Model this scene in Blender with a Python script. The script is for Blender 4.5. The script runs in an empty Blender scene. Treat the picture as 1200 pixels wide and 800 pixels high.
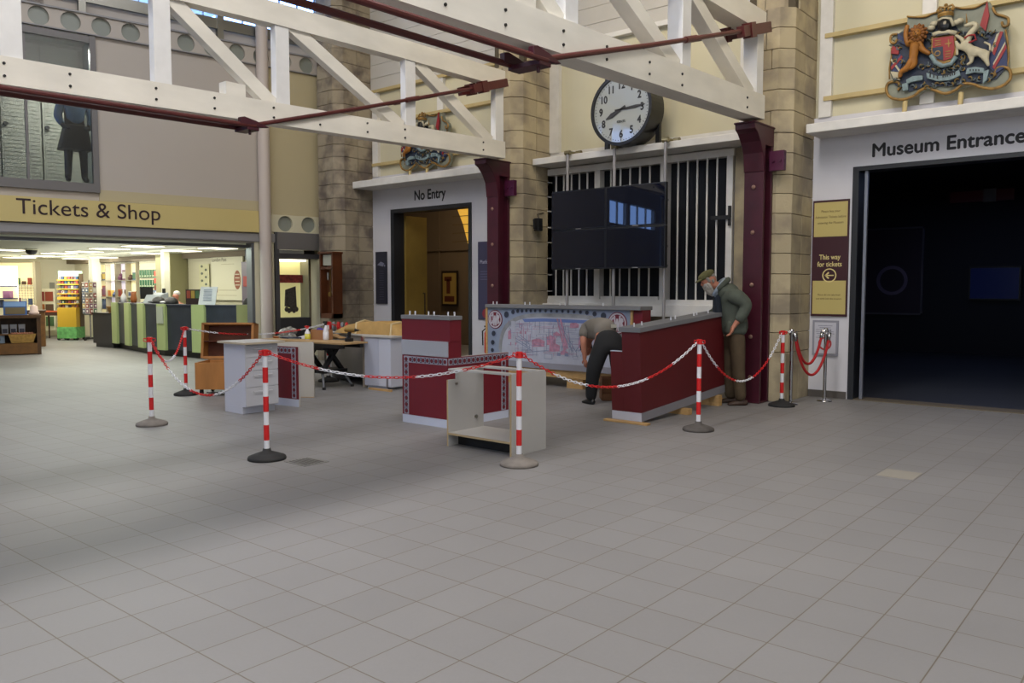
import bpy, bmesh, math, random
from mathutils import Vector, Matrix
random.seed(7)
S = bpy.context.scene
COL = S.collection
PI = math.pi

# ------------------------------------------------------------------ camera
F_PX = 955.0
cam_d = bpy.data.cameras.new('camera'); cam = bpy.data.objects.new('camera', cam_d); COL.objects.link(cam)
cam_d.sensor_fit = 'HORIZONTAL'; cam_d.sensor_width = 36.0
cam_d.lens = 36.0 * F_PX / 1200.0
cam_d.clip_end = 200
cam.location = (0, 0, 1.55)
cam.rotation_euler = (math.radians(90 - 3.715), 0, math.radians(39.893))
S.camera = cam
S.view_settings.view_transform = 'Standard'
S.view_settings.look = 'None'
S.view_settings.exposure = 0.02
S.view_settings.gamma = 1.0
S.view_settings.use_curve_mapping = False

# ------------------------------------------------------------------ world and big lights
W = bpy.data.worlds.new('world'); S.world = W; W.use_nodes = True
wn = W.node_tree.nodes; wl = W.node_tree.links
bg = wn['Background']
tc = wn.new('ShaderNodeTexCoord'); sx = wn.new('ShaderNodeSeparateXYZ'); rp = wn.new('ShaderNodeValToRGB')
wl.new(tc.outputs['Generated'], sx.inputs[0]); wl.new(sx.outputs['Z'], rp.inputs[0]); wl.new(rp.outputs[0], bg.inputs[0])
rp.color_ramp.elements[0].position = 0.0; rp.color_ramp.elements[0].color = (0.26, 0.46, 1.0, 1)
rp.color_ramp.elements[1].position = 0.5; rp.color_ramp.elements[1].color = (0.22, 0.42, 1.0, 1)
bg.inputs[1].default_value = 8.0

def area(name, loc, rot, sx_, sy_, power, col=(1, 1, 1), spread=180):
    l = bpy.data.lights.new(name, 'AREA'); l.shape = 'RECTANGLE'; l.size = sx_; l.size_y = sy_
    l.energy = power; l.color = col; l.spread = math.radians(spread)
    o = bpy.data.objects.new(name, l); COL.objects.link(o); o.location = loc
    o.rotation_euler = [math.radians(a) for a in rot]
    return o
# roof light strips between the trusses (they throw the soft truss shadows along the floor)
area('roof_light_left', (-11.6, 2.0, 8.7), (0, 0, 0), .8, 12, 400, (0.97, 0.97, 1.0))
area('roof_light_middle', (-4.0, 2.6, 8.7), (0, 0, 0), .8, 9, 500, (1.0, 0.96, 0.92))
area('roof_light_right', (-0.5, 1.5, 8.7), (0, 0, 0), 2.2, 12, 430, (1.0, 0.96, 0.93))
# daylight from the tall windows behind the camera
area('window_daylight', (2.0, -7.2, 5.0), (78, 0, 8), 14, 3.5, 360, (0.80, 0.88, 1.0))
area('side_daylight', (7.2, 3.0, 4.6), (80, 0, 90), 10, 3.5, 120, (0.86, 0.91, 1.0))
# warm lamps up by the trusses, washing the upper walls
for nm, lx, ly, px in (('warm_wash_right', -1.6, 8.2, 46), ('warm_wash_middle', -6.4, 8.6, 40), ('warm_wash_left', -11.3, 8.8, 30)):
    area(nm, (lx, ly, 7.2), (58, 0, 0), 0.6, 0.6, px, (1.0, 0.80, 0.46))

# ------------------------------------------------------------------ materials
def lin(c):
    return tuple((v / 12.92 if v <= 0.04045 else ((v + 0.055) / 1.055) ** 2.4) for v in c)
def hx(s):
    return lin(tuple(int(s[i:i + 2], 16) / 255 for i in (0, 2, 4)))
MATS = {}
def mat(name, hexc, rough=0.6, metal=0.0, var=0.0, scale=4.0, bump=0.0, emit=0.0, spec=None, c2=None, coords='Object', stretch=None, alpha=None):
    if name in MATS: return MATS[name]
    m = bpy.data.materials.new(name); m.use_nodes = True; MATS[name] = m
    nt = m.node_tree; b = nt.nodes['Principled BSDF']
    c = hx(hexc)
    b.inputs['Base Color'].default_value = (*c, 1); b.inputs['Roughness'].default_value = rough; b.inputs['Metallic'].default_value = metal
    if spec is not None: b.inputs['Specular IOR Level'].default_value = spec
    if emit:
        b.inputs['Emission Color'].default_value = (*c, 1); b.inputs['Emission Strength'].default_value = emit
    if var or bump or c2:
        t = nt.nodes.new('ShaderNodeTexCoord'); mp = nt.nodes.new('ShaderNodeMapping')
        if stretch: mp.inputs['Scale'].default_value = stretch
        n = nt.nodes.new('ShaderNodeTexNoise'); n.inputs['Scale'].default_value = scale; n.inputs['Detail'].default_value = 5
        nt.links.new(t.outputs[coords], mp.inputs[0]); nt.links.new(mp.outputs[0], n.inputs['Vector'])
        r = nt.nodes.new('ShaderNodeValToRGB')
        lo = tuple(v * (1 - var) for v in c); hi = tuple(min(1, v * (1 + var)) for v in c)
        if c2: lo = hx(c2)
        r.color_ramp.elements[0].position = .32; r.color_ramp.elements[0].color = (*lo, 1)
        r.color_ramp.elements[1].position = .68; r.color_ramp.elements[1].color = (*(c if c2 else hi), 1)
        nt.links.new(n.outputs['Fac'], r.inputs[0]); nt.links.new(r.outputs[0], b.inputs['Base Color'])
        if bump:
            bp = nt.nodes.new('ShaderNodeBump'); bp.inputs['Strength'].default_value = bump; bp.inputs['Distance'].default_value = 0.01
            nt.links.new(n.outputs['Fac'], bp.inputs['Height']); nt.links.new(bp.outputs[0], b.inputs['Normal'])
    return m

white_paint = mat('white_truss_paint', 'e4dfd4', .6, var=.10, scale=3, bump=.25, stretch=(1, .35, 1))
cream = mat('cream_board', 'c8c2a8', .65, var=.03, scale=1.5)
cream_rail = mat('cream_rail', 'b9a676', .6, var=.06, scale=5)
white_trim = mat('white_trim', 'd6d4d1', .55, var=.06, scale=6)
panel_white = mat('door_surround_white', 'cccbd2', .6, var=.03, scale=2)
plank_white = mat('white_planks', 'bcb9b4', .6, var=.04, scale=2)
partition = mat('pale_partition', 'b3aaa0', .7, var=.02, scale=.8)
maroon = mat('maroon_iron', '400f20', .42, var=.15, scale=5)
maroon_rod = mat('maroon_rod', '54201f', .4, var=.1, scale=6)
gold_sign = mat('gold_sign', 'c6b477', .6, var=.02, scale=1)
dark_text = mat('dark_brown_lettering', '2a1218', .6)
black_text = mat('black_lettering', '202026', .6)
grey_metal = mat('grey_metal', '6e6b6a', .5, .2)
grey_paint = mat('grey_painted_metal', '8d8b8c', .5)
dark_frame = mat('dark_door_frame', '23262c', .4)
red_lam = mat('red_laminate', '6e1624', .5, var=.03, scale=2)
grey_cap = mat('grey_laminate_cap', '77787c', .55, var=.03, scale=3)
skirt_m = mat('pale_blue_white_skirting', 'c3c9dc', .5)
skirt_grey = mat('grey_skirting', '85838a', .5, var=.05, scale=4)
ply = mat('birch_plywood', 'b8935f', .6, var=.12, scale=9, stretch=(1, 1, 6))
white_mel = mat('white_melamine', 'b4b1ae', .5, var=.03, scale=3)
white_cool = mat('bright_white_laminate', 'c3c5d2', .5, var=.02, scale=2)
oak = mat('orange_oak', 'a8713a', .55, var=.14, scale=7, stretch=(1, 1, .3))
oak_dark = mat('dark_brown_lining', '5b2d17', .6, var=.15, scale=7, stretch=(1, 1, 5))
black_m = mat('black_plastic', '121214', .45)
black_rubber = mat('black_rubber', '1d1c1d', .75, var=.2, scale=20)
dusty_rubber = mat('dusty_grey_rubber', '77706a', .85, var=.12, scale=12)
half_rubber = mat('worn_grey_rubber', '4b4643', .85, var=.2, scale=12)
red_pl = mat('red_plastic', 'c81a1c', .4)
white_pl = mat('white_plastic', 'dcdce2', .45)
chrome = mat('chrome', 'b8b8bc', .18, 1.0)
steel = mat('brushed_steel', '8a8880', .35, .9)
glass_dark = mat('dark_window_glass', '17191f', .45, var=.5, scale=1.5, spec=.2)
screen_m = mat('black_screen_glass', '0d1120', .015)
screen_bez = mat('screen_bezel', '101116', .35)
pipe_grey = mat('grey_pipe', '9a989a', .4, .3)
skin_m = mat('skin', 'b77a62', .55)
tan_wrap = mat('tan_wrapped_cushion', 'ab8950', .7, var=.1, scale=8, bump=.2)
brass = mat('brass_tool', '8d713a', .4, .6)

# floor material: square pavers
fm = bpy.data.materials.new('grey_floor_pavers'); fm.use_nodes = True
nt = fm.node_tree; b = nt.nodes['Principled BSDF']; L = nt.links
t = nt.nodes.new('ShaderNodeTexCoord'); mp = nt.nodes.new('ShaderNodeMapping')
mp.inputs['Location'].default_value = (1.68 + 0.305 * 200, -3.06 + 0.33 * 200, 0)
br = nt.nodes.new('ShaderNodeTexBrick'); br.offset = 0.0; br.squash = 1.0
br.inputs['Scale'].default_value = 1.0; br.inputs['Brick Width'].default_value = .305; br.inputs['Row Height'].default_value = .33
br.inputs['Mortar Size'].default_value = .0034; br.inputs['Mortar Smooth'].default_value = .3; br.inputs['Bias'].default_value = -.1
br.inputs['Color1'].default_value = (*hx('7e7c7c'), 1); br.inputs['Color2'].default_value = (*hx('797777'), 1); br.inputs['Mortar'].default_value = (*hx('5f564a'), 1)
n1 = nt.nodes.new('ShaderNodeTexNoise'); n1.inputs['Scale'].default_value = .55; n1.inputs['Detail'].default_value = 6
n2 = nt.nodes.new('ShaderNodeTexNoise'); n2.inputs['Scale'].default_value = 60; n2.inputs['Detail'].default_value = 3
L.new(t.outputs['Object'], mp.inputs[0]); L.new(mp.outputs[0], br.inputs['Vector'])
L.new(t.outputs['Object'], n1.inputs['Vector']); L.new(t.outputs['Object'], n2.inputs['Vector'])
mr = nt.nodes.new('ShaderNodeMapRange'); mr.inputs['To Min'].default_value = .93; mr.inputs['To Max'].default_value = 1.06
mr.inputs['From Min'].default_value = .3; mr.inputs['From Max'].default_value = .7
L.new(n1.outputs['Fac'], mr.inputs['Value'])
mr2 = nt.nodes.new('ShaderNodeMapRange'); mr2.inputs['To Min'].default_value = .96; mr2.inputs['To Max'].default_value = 1.04
L.new(n2.outputs['Fac'], mr2.inputs['Value'])
mm = nt.nodes.new('ShaderNodeMath'); mm.operation = 'MULTIPLY'; L.new(mr.outputs[0], mm.inputs[0]); L.new(mr2.outputs[0], mm.inputs[1])
vm = nt.nodes.new('ShaderNodeVectorMath'); vm.operation = 'SCALE'; L.new(br.outputs['Color'], vm.inputs[0]); L.new(mm.outputs[0], vm.inputs['Scale'])
L.new(vm.outputs[0], b.inputs['Base Color']); b.inputs['Roughness'].default_value = .5
bp = nt.nodes.new('ShaderNodeBump'); bp.inputs['Strength'].default_value = .25; bp.inputs['Distance'].default_value = .004; bp.invert = True
L.new(br.outputs['Fac'], bp.inputs['Height']); L.new(bp.outputs[0], b.inputs['Normal'])
floor_m = fm

def stone_material(name, a, bcol, dark):
    m = bpy.data.materials.new(name); m.use_nodes = True
    nt = m.node_tree; b = nt.nodes['Principled BSDF']; L = nt.links
    g = nt.nodes.new('ShaderNodeNewGeometry'); r = nt.nodes.new('ShaderNodeValToRGB')
    r.color_ramp.elements[0].color = (*hx(a), 1); r.color_ramp.elements[1].color = (*hx(bcol), 1)
    L.new(g.outputs['Random Per Island'], r.inputs[0])
    t = nt.nodes.new('ShaderNodeTexCoord'); n = nt.nodes.new('ShaderNodeTexNoise'); n.inputs['Scale'].default_value = 2.2; n.inputs['Detail'].default_value = 7
    L.new(t.outputs['Object'], n.inputs['Vector'])
    r2 = nt.nodes.new('ShaderNodeValToRGB'); r2.color_ramp.elements[0].position = .36; r2.color_ramp.elements[1].position = .56
    L.new(n.outputs['Fac'], r2.inputs[0])
    mx = nt.nodes.new('ShaderNodeMix'); mx.data_type = 'RGBA'; L.new(r2.outputs[0], mx.inputs[0])
    mx.inputs[6].default_value = (*hx(dark), 1); L.new(r.outputs[0], mx.inputs[7])
    L.new(mx.outputs[2], b.inputs['Base Color']); b.inputs['Roughness'].default_value = .9
    n3 = nt.nodes.new('ShaderNodeTexNoise'); n3.inputs['Scale'].default_value = 25; n3.inputs['Detail'].default_value = 6; L.new(t.outputs['Object'], n3.inputs['Vector'])
    bp = nt.nodes.new('ShaderNodeBump'); bp.inputs['Strength'].default_value = .5; bp.inputs['Distance'].default_value = .01
    L.new(n3.outputs['Fac'], bp.inputs['Height']); L.new(bp.outputs[0], b.inputs['Normal'])
    return m
stone = stone_material('tan_limestone', 'a89b80', 'b6a88a', '8d8270')
stone_dirty = stone_material('weathered_limestone', '948975', 'a29784', '655b54')
mortar = mat('dark_mortar', '4c4436', .9)

# ------------------------------------------------------------------ mesh helpers
class G:
    def __init__(s): s.bm = bmesh.new()
    def _f(s, vs, m):
        try: f = s.bm.faces.new(vs); f.material_index = m; return f
        except ValueError: return None
    def box(s, x0, x1, y0, y1, z0, z1, m=0, R=None):
        P = [(x, y, z) for z in (z0, z1) for (x, y) in ((x0, y0), (x1, y0), (x1, y1), (x0, y1))]
        if R is not None: P = [R @ Vector(p) for p in P]
        v = [s.bm.verts.new(p) for p in P]
        for q in ((3, 2, 1, 0), (4, 5, 6, 7), (0, 1, 5, 4), (1, 2, 6, 5), (2, 3, 7, 6), (3, 0, 4, 7)): s._f([v[i] for i in q], m)
        return s
    def hexa(s, pts, m=0):   # 8 points: bottom 4 ccw, top 4 ccw
        v = [s.bm.verts.new(p) for p in pts]
        for q in ((3, 2, 1, 0), (4, 5, 6, 7), (0, 1, 5, 4), (1, 2, 6, 5), (2, 3, 7, 6), (3, 0, 4, 7)): s._f([v[i] for i in q], m)
        return s
    def cyl(s, p, q, r, r2=None, n=16, m=0, cap=True):
        p = Vector(p); q = Vector(q); r2 = r if r2 is None else r2
        d = (q - p).normalized(); a = d.orthogonal().normalized(); c = d.cross(a)
        A = [s.bm.verts.new(p + (a * math.cos(2 * PI * i / n) + c * math.sin(2 * PI * i / n)) * r) for i in range(n)]
        B = [s.bm.verts.new(q + (a * math.cos(2 * PI * i / n) + c * math.sin(2 * PI * i / n)) * r2) for i in range(n)]
        for i in range(n): s._f([A[i], A[(i + 1) % n], B[(i + 1) % n], B[i]], m)
        if cap: s._f(A[::-1], m); s._f(B, m)
        return s
    def tube(s, pts, r, n=8, m=0, closed=False):
        pts = [Vector(p) for p in pts]; N = len(pts); rings = []
        ref = None
        for i, p in enumerate(pts):
            if closed: d = pts[(i + 1) % N] - pts[i - 1]
            else: d = pts[min(i + 1, N - 1)] - pts[max(i - 1, 0)]
            d.normalize()
            if ref is None: a = d.orthogonal().normalized()
            else: a = (ref - d * ref.dot(d)).normalized()
            ref = a; c = d.cross(a); rr = r[i] if isinstance(r, (list, tuple)) else r
            rings.append([s.bm.verts.new(p + (a * math.cos(2 * PI * k / n) + c * math.sin(2 * PI * k / n)) * rr) for k in range(n)])
        M = N if closed else N - 1
        for i in range(M):
            A = rings[i]; B = rings[(i + 1) % N]
            for k in range(n): s._f([A[k], A[(k + 1) % n], B[(k + 1) % n], B[k]], m)
        if not closed: s._f(rings[0][::-1], m); s._f(rings[-1], m)
        return s
    def lathe(s, prof, c=(0, 0, 0), n=28, m=0):
        rings = []
        for (r, z) in prof:
            if r < 1e-6: rings.append([s.bm.verts.new((c[0], c[1], c[2] + z))] * n)
            else: rings.append([s.bm.verts.new((c[0] + r * math.cos(2 * PI * k / n), c[1] + r * math.sin(2 * PI * k / n), c[2] + z)) for k in range(n)])
        for i in range(len(rings) - 1):
            A, B = rings[i], rings[i + 1]
            for k in range(n):
                vs = []
                for v in (A[k], A[(k + 1) % n], B[(k + 1) % n], B[k]):
                    if v not in vs: vs.append(v)
                if len(vs) > 2: s._f(vs, m)
        return s
    def prism(s, poly, y0, y1, m=0, R=None):   # polygon (x,z) extruded along y
        A = [Vector((x, y0, z)) for x, z in poly]; B = [Vector((x, y1, z)) for x, z in poly]
        if R is not None: A = [R @ p for p in A]; B = [R @ p for p in B]
        A = [s.bm.verts.new(p) for p in A]; B = [s.bm.verts.new(p) for p in B]; n = len(A)
        s._f(A, m); s._f(B[::-1], m)
        for i in range(n): s._f([A[i], B[i], B[(i + 1) % n], A[(i + 1) % n]], m)
        return s
    def hprism(s, poly, z0, z1, m=0):          # polygon (x,y) extruded along z
        A = [s.bm.verts.new((x, y, z0)) for x, y in poly]; B = [s.bm.verts.new((x, y, z1)) for x, y in poly]; n = len(A)
        s._f(A[::-1], m); s._f(B, m)
        for i in range(n): s._f([A[i], A[(i + 1) % n], B[(i + 1) % n], B[i]], m)
        return s
    def xprism(s, poly, x0, x1, m=0):          # polygon (y,z) extruded along x
        A = [s.bm.verts.new((x0, y, z)) for y, z in poly]; B = [s.bm.verts.new((x1, y, z)) for y, z in poly]; n = len(A)
        s._f(A, m); s._f(B[::-1], m)
        for i in range(n): s._f([A[i], B[i], B[(i + 1) % n], A[(i + 1) % n]], m)
        return s
    def sph(s, c, r, m=0, n=14, R=None):
        rx, ry, rz = (r, r, r) if not isinstance(r, (tuple, list)) else r
        rings = []
        k = n // 2
        for i in range(k + 1):
            th = PI * i / k
            if i in (0, k): rings.append([Vector((0, 0, rz * math.cos(th)))])
            else: rings.append([Vector((rx * math.sin(th) * math.cos(2 * PI * j / n), ry * math.sin(th) * math.sin(2 * PI * j / n), rz * math.cos(th))) for j in range(n)])
        vr = []
        for rg in rings:
            vr.append([s.bm.verts.new(Vector(c) + (R @ p if R is not None else p)) for p in rg])
        for i in range(k):
            A, B = vr[i], vr[i + 1]
            for j in range(n):
                a = A[j % len(A)]; a2 = A[(j + 1) % len(A)]; b_ = B[j % len(B)]; b2 = B[(j + 1) % len(B)]
                vs = []
                for v in (a, b_, b2, a2):
                    if v not in vs: vs.append(v)
                if len(vs) > 2: s._f(vs, m)
        return s
    def ring(s, c, R0, R1, y0, y1, m=0, n=40, sx=1.0):   # flat annulus facing -y, local xz
        for i in range(n):
            a0, a1 = 2 * PI * i / n, 2 * PI * (i + 1) / n
            q = [(c[0] + R1 * math.cos(a0) * sx, c[1] + R1 * math.sin(a0)), (c[0] + R1 * math.cos(a1) * sx, c[1] + R1 * math.sin(a1)),
                 (c[0] + R0 * math.cos(a1) * sx, c[1] + R0 * math.sin(a1)), (c[0] + R0 * math.cos(a0) * sx, c[1] + R0 * math.sin(a0))]
            s.prism(q, y0, y1, m)
        return s
    def disc(s, c, R, y0, y1, m=0, n=32, sx=1.0):
        return s.prism([(c[0] + R * sx * math.cos(2 * PI * i / n), c[1] + R * math.sin(2 * PI * i / n)) for i in range(n)], y0, y1, m)
    def mesh(s, name, mats, smooth=False):
        bmesh.ops.recalc_face_normals(s.bm, faces=s.bm.faces)
        me = bpy.data.meshes.new(name); s.bm.to_mesh(me); s.bm.free()
        for m in (mats if isinstance(mats, (list, tuple)) else [mats]): me.materials.append(m)
        if smooth:
            for p in me.polygons: p.use_smooth = True
        return me
    def build(s, name, mats, parent=None, bevel=0, smooth=False, seg=2, loc=None, rot=None):
        o = bpy.data.objects.new(name, s.mesh(name, mats, smooth)); COL.objects.link(o)
        if parent is not None: o.parent = parent
        if loc is not None: o.location = loc
        if rot is not None: o.rotation_euler = rot
        if bevel:
            md = o.modifiers.new('bevel', 'BEVEL'); md.width = bevel; md.segments = seg; md.limit_method = 'ANGLE'; md.angle_limit = math.radians(40)
        return o

def tag(o, label=None, cat=None, group=None, kind=None):
    if label: o['label'] = label
    if cat: o['category'] = cat
    if group: o['group'] = group
    if kind: o['kind'] = kind
    return o
def thing(name, label, cat, loc=(0, 0, 0), rz=0.0, group=None):
    o = bpy.data.objects.new(name, None); COL.objects.link(o); o.empty_display_size = .2
    o.location = loc; o.rotation_euler = (0, 0, rz)
    return tag(o, label, cat, group)
def struct(o): o['kind'] = 'structure'; return o
def dup(o, loc=None, rz=None, label=None, parent=None):
    c = o.copy(); COL.objects.link(c)
    if parent is not None: c.parent = parent
    if loc is not None: c.location = loc
    if rz is not None: c.rotation_euler = (0, 0, rz)
    if label: c['label'] = label
    for ch in list(o.children): dup(ch, parent=c)
    return c

def text_obj(name, s, size, m, parent=None, loc=(0, 0, 0), rot=(PI / 2, 0, 0), depth=.004, bold=0.0, align='LEFT', sx=1.0, spacing=1.0, lsp=1.0, bold2=0):
    cu = bpy.data.curves.new(name + '_c', 'FONT'); cu.body = s; cu.size = size; cu.extrude = depth; cu.offset = bold
    cu.align_x = align; cu.space_character = spacing; cu.space_line = lsp
    tmp = bpy.data.objects.new(name + '_t', cu); COL.objects.link(tmp)
    dg = bpy.context.evaluated_depsgraph_get(); dg.update()
    me = bpy.data.meshes.new_from_object(tmp.evaluated_get(dg))
    bpy.data.objects.remove(tmp); bpy.data.curves.remove(cu)
    me.name = name; me.materials.clear(); me.materials.append(m)
    o = bpy.data.objects.new(name, me); COL.objects.link(o); o.location = loc; o.rotation_euler = rot; o.scale = (sx, 1, 1)
    if bold2:
        bm = bmesh.new()
        for k_, (dx, dz) in enumerate(((-bold2, 0), (bold2, 0), (0, bold2), (0, -bold2))):
            tmpm = me.copy(); tmpm.transform(Matrix.Translation((dx, dz, k_ * .0004))); bm.from_mesh(tmpm); bpy.data.meshes.remove(tmpm)
        bm.to_mesh(me); bm.free()
    if parent is not None: o.parent = parent
    return o

def skinned(name, verts, edges, radii, m, parent=None, sub=2, root=0):
    me = bpy.data.meshes.new(name); me.from_pydata([tuple(v) for v in verts], edges, [])
    o = bpy.data.objects.new(name, me); COL.objects.link(o); me.materials.append(m)
    sk = o.modifiers.new('skin', 'SKIN'); sk.use_smooth_shade = True; sk.branch_smoothing = .4
    if not me.skin_vertices:
        bm = bmesh.new(); bm.from_mesh(me); bm.verts.layers.skin.verify(); bm.to_mesh(me); bm.free()
    for i, r in enumerate(radii):
        sv = me.skin_vertices[0].data[i]; sv.radius = (r, r) if not isinstance(r, tuple) else r; sv.use_root = (i == root)
    sb = o.modifiers.new('sub', 'SUBSURF'); sb.levels = sub; sb.render_levels = sub
    dg = bpy.context.evaluated_depsgraph_get(); dg.update()
    me2 = bpy.data.meshes.new_from_object(o.evaluated_get(dg)); me2.name = name
    bpy.data.objects.remove(o)
    me2.materials.clear(); me2.materials.append(m)
    for p in me2.polygons: p.use_smooth = True; p.material_index = 0
    o = bpy.data.objects.new(name, me2); COL.objects.link(o)
    if parent is not None: o.parent = parent
    return o
def chainskin(name, pts, radii, m, parent=None, sub=2):
    return skinned(name, pts, [(i, i + 1) for i in range(len(pts) - 1)], radii, m, parent, sub)

# frame of the tickets wall: x along the wall to the right, y into the shop
AT = math.radians(79.66)
P0 = Vector((-14.7, 11.4, 0)); DT = Vector((math.cos(AT), math.sin(AT), 0)); NT = Vector((-math.sin(AT), math.cos(AT), 0))
def TW(u, v, z=0): return P0 - DT * u + NT * v + Vector((0, 0, z))
MT = Matrix(((DT.x, NT.x, 0, P0.x), (DT.y, NT.y, 0, P0.y), (0, 0, 1, 0), (0, 0, 0, 1)))  # local (x=-u, y=v, z)

# ================================================================== STRUCTURE
struct(G().box(-45, 12, -11.3, 24, -.2, 0).build('floor', floor_m))
struct(G().box(-22, 9.1, -11.3, 12.3, 9.0, 9.2).build('ceiling', white_trim))
# far wall behind the camera
struct(G().box(-18.75, 9, -11.3, -11, 0, 9).build('wall_front', cream))
struct(G().box(8.8, 9.1, -11.3, 12.3, 0, 9).build('wall_right', cream))

# ---- museum wall (back wall), bay by bay
YW = 11.75
g = G()
# bay 1 : No Entry surround, opening x -13.15..-10.86, z 0..3.2
g.box(-13.8, -13.15, YW, YW + .25, 0, 3.95); g.box(-10.86, -9.0, YW, YW + .25, 0, 3.95); g.box(-13.15, -10.86, YW, YW + .25, 3.2, 3.95)
# bay 3 : Museum Entrance surround, opening x -3.6..-.6
g.box(-4.9, -3.62, YW, YW + .25, 0, 3.95); g.box(-3.62, -.5, YW, YW + .25, 3.2, 3.95); g.box(-.5, 8.9, YW, YW + .25, 0, 3.95)
struct(g.build('wall_back', panel_white))
g = G(); g.box(-9.0, -4.9, YW, YW + .25, 0, 1.28)
struct(g.build('wall_back_lower', stone_dirty))
struct(G().box(-9.0, -4.9, YW + .002, YW + .25, 3.62, 3.95).build('wall_back_lintel', white_trim))
# dark skirting of the surround
struct(G().box(-4.23, -3.7, YW - .02, YW, 0, .1).box(-13.72, -13.2, YW - .02, YW, 0, .1).box(-10.8, -9.4, YW - .02, YW, 0, .1).build('baseboard_back', mat('grey_baseboard', '55504c', .8)))
# upper boarded wall
g = G(); g.box(-15.2, 8.9, YW + .05, YW + .3, 3.95, 9)
struct(g.build('wall_upper', cream))
# upper planked part
g = G()
for z in [5.75 + .28 * i for i in range(12)]: g.box(-13.9, -4.9, YW - .02, YW + .05, z, z + .272)
struct(g.build('wall_upper_planks', plank_white))
def tan_rails(x0, x1, verts, n):
    g = G()
    for z in (4.2, 5.06, 5.75): g.box(x0, x1, YW - .05, YW + .05, z - .03, z + .03)
    o = g.build('trim_%d' % n, cream_rail); struct(o)
    g = G()
    for x in verts: g.box(x, x + .17, YW - .03, YW + .05, 3.95, 5.75 if x0 < -5 else 9)
    struct(g.build('trim_%d' % (n + 1), white_trim))
tan_rails(-13.72, -9.7, [-13.72, -11.75], 1)
tan_rails(-4.1, 3, [-4.17, -2.86, .5], 3)
g = G(); g.box(-8.93, -8.72, YW - .03, YW + .05, 3.95, 9); g.box(-8.93, -4.9, YW - .06, YW + .05, 5.72, 5.8); g.box(-5.35, -5.2, YW - .03, YW + .05, 3.95, 5.72)
struct(g.build('trim_5', white_trim))
# white canopy beams over the three bays
g = G(); g.box(-13.76, -9.35, 11.2, YW, 3.66, 3.80); struct(g.build('trim_6', white_trim, bevel=.01))
g = G(); g.box(-8.9, -4.92, 11.2, YW, 3.68, 3.79); struct(g.build('trim_7', white_trim, bevel=.01))
g = G(); g.box(-4.15, 4, 11.2, YW, 3.655, 3.78); struct(g.build('trim_8', white_trim, bevel=.01))

# stone piers built in courses
def pier(n, x0, x1, y0, m, seed, h=9.0, ledge=5.3, ch=.16):
    rnd = random.Random(seed); g = G(); z = 0
    while z < h:
        c = .27 + rnd.uniform(-.02, .03) if z > .01 else .68
        y = y0 if z < ledge else y0 + .14
        e = .0035; j = [0, 0]
        split = x0 + (x1 - x0) * (rnd.choice([.38, .5, .62]))
        a = rnd.uniform(-.006, .006)
        z1 = z + c - .007
        if n == 9 : pass
        cc = ch if z > .01 else .05
        # left block and right block, each with a chamfered outer corner
        g.hprism([(x0 + cc, y + a), (split - e, y + a), (split - e, 11.85), (x0, 11.85), (x0, y + a + cc)], z, z1)
        g.hprism([(split + e, y - a), (x1 - cc, y - a), (x1, y - a + cc), (x1, 11.35), (split + e, 11.35)], z, z1)
        g.hprism([(split + e, 11.357), (x1, 11.357), (x1, 11.85), (split + e, 11.85)], z, z1)
        z += c
    o = struct(g.build('trim_%d' % n, m, bevel=.006, seg=1))
    struct(G().box(x0 + .02, x1 - .02, y0 + ch + .02, 11.84, 0, h).build('trim_%d' % (n + 10), mortar))
pier(11, -14.6, -13.76, 10.83, stone_dirty, 3, ledge=8)
pier(12, -9.62, -8.93, 10.83, stone, 5)
pier(13, -4.92, -4.235, 10.83, stone, 8)

# ---- tickets wall
def tbox(g, u0, u1, v0, v1, z0, z1, m=0): return g.box(-u1, -u0, v0, v1, z0, z1, m)
def tb(name, m, *boxes, bevel=0, parent=None):
    g = G()
    for bb in boxes: tbox(g, *bb)
    o = g.build(name, m, parent, bevel=bevel)
    if parent is None: o.matrix_world = MT
    return o
struct(tb('wall_left', partition, (-.5, 4.73, 0, .2, 3.13, 6.13), (9.6, 12.6, 0, .2, 0, 9), (12.6, 16.85, 0, .2, 0, 6.8), (18.75, 19.05, 0, .2, 0, 6.8), (22.1, 23, 0, .2, 0, 6.8), (22.6, 23, 0, .2, 6.8, 9), (16.85, 22.1, 0, .2, 0, 4.15), (16.85, 22.1, 0, .2, 5.05, 6.8), (12.6, 22.6, 0, .2, 8.9, 9), (4.73, 9.6, .01, .2, 6.13, 6.5), (4.73, 9.6, 0, .2, 3.13, 3.3),
          (-.5, 9.6, .12, .2, 6.5, 6.75), (-.5, .25, 0, .2, 6.5, 9), (5.5, 9.6, .12, .2, 6.5, 9), (-.5, 9.6, 0, .2, 8.4, 9)))
struct(tb('wall_left_header', partition, (1.4, 9.6, .02, .2, 2.5, 3.14)))
struct(tb('wall_left_end', mat('cream_end_panel', 'b5a988', .7), (-.5, 1.55, -.012, 0, 3.36, 6.13)))
struct(tb('trim_20', mat('cream_end_panel', 'b5a988', .7), (-.4, 1.5, -.02, .1, 3.08, 3.36), (-.5, 1.5, .06, .2, 2.42, 3.2), (1.45, 4.73, -.02, .1, 3.16, 3.36)))
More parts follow.
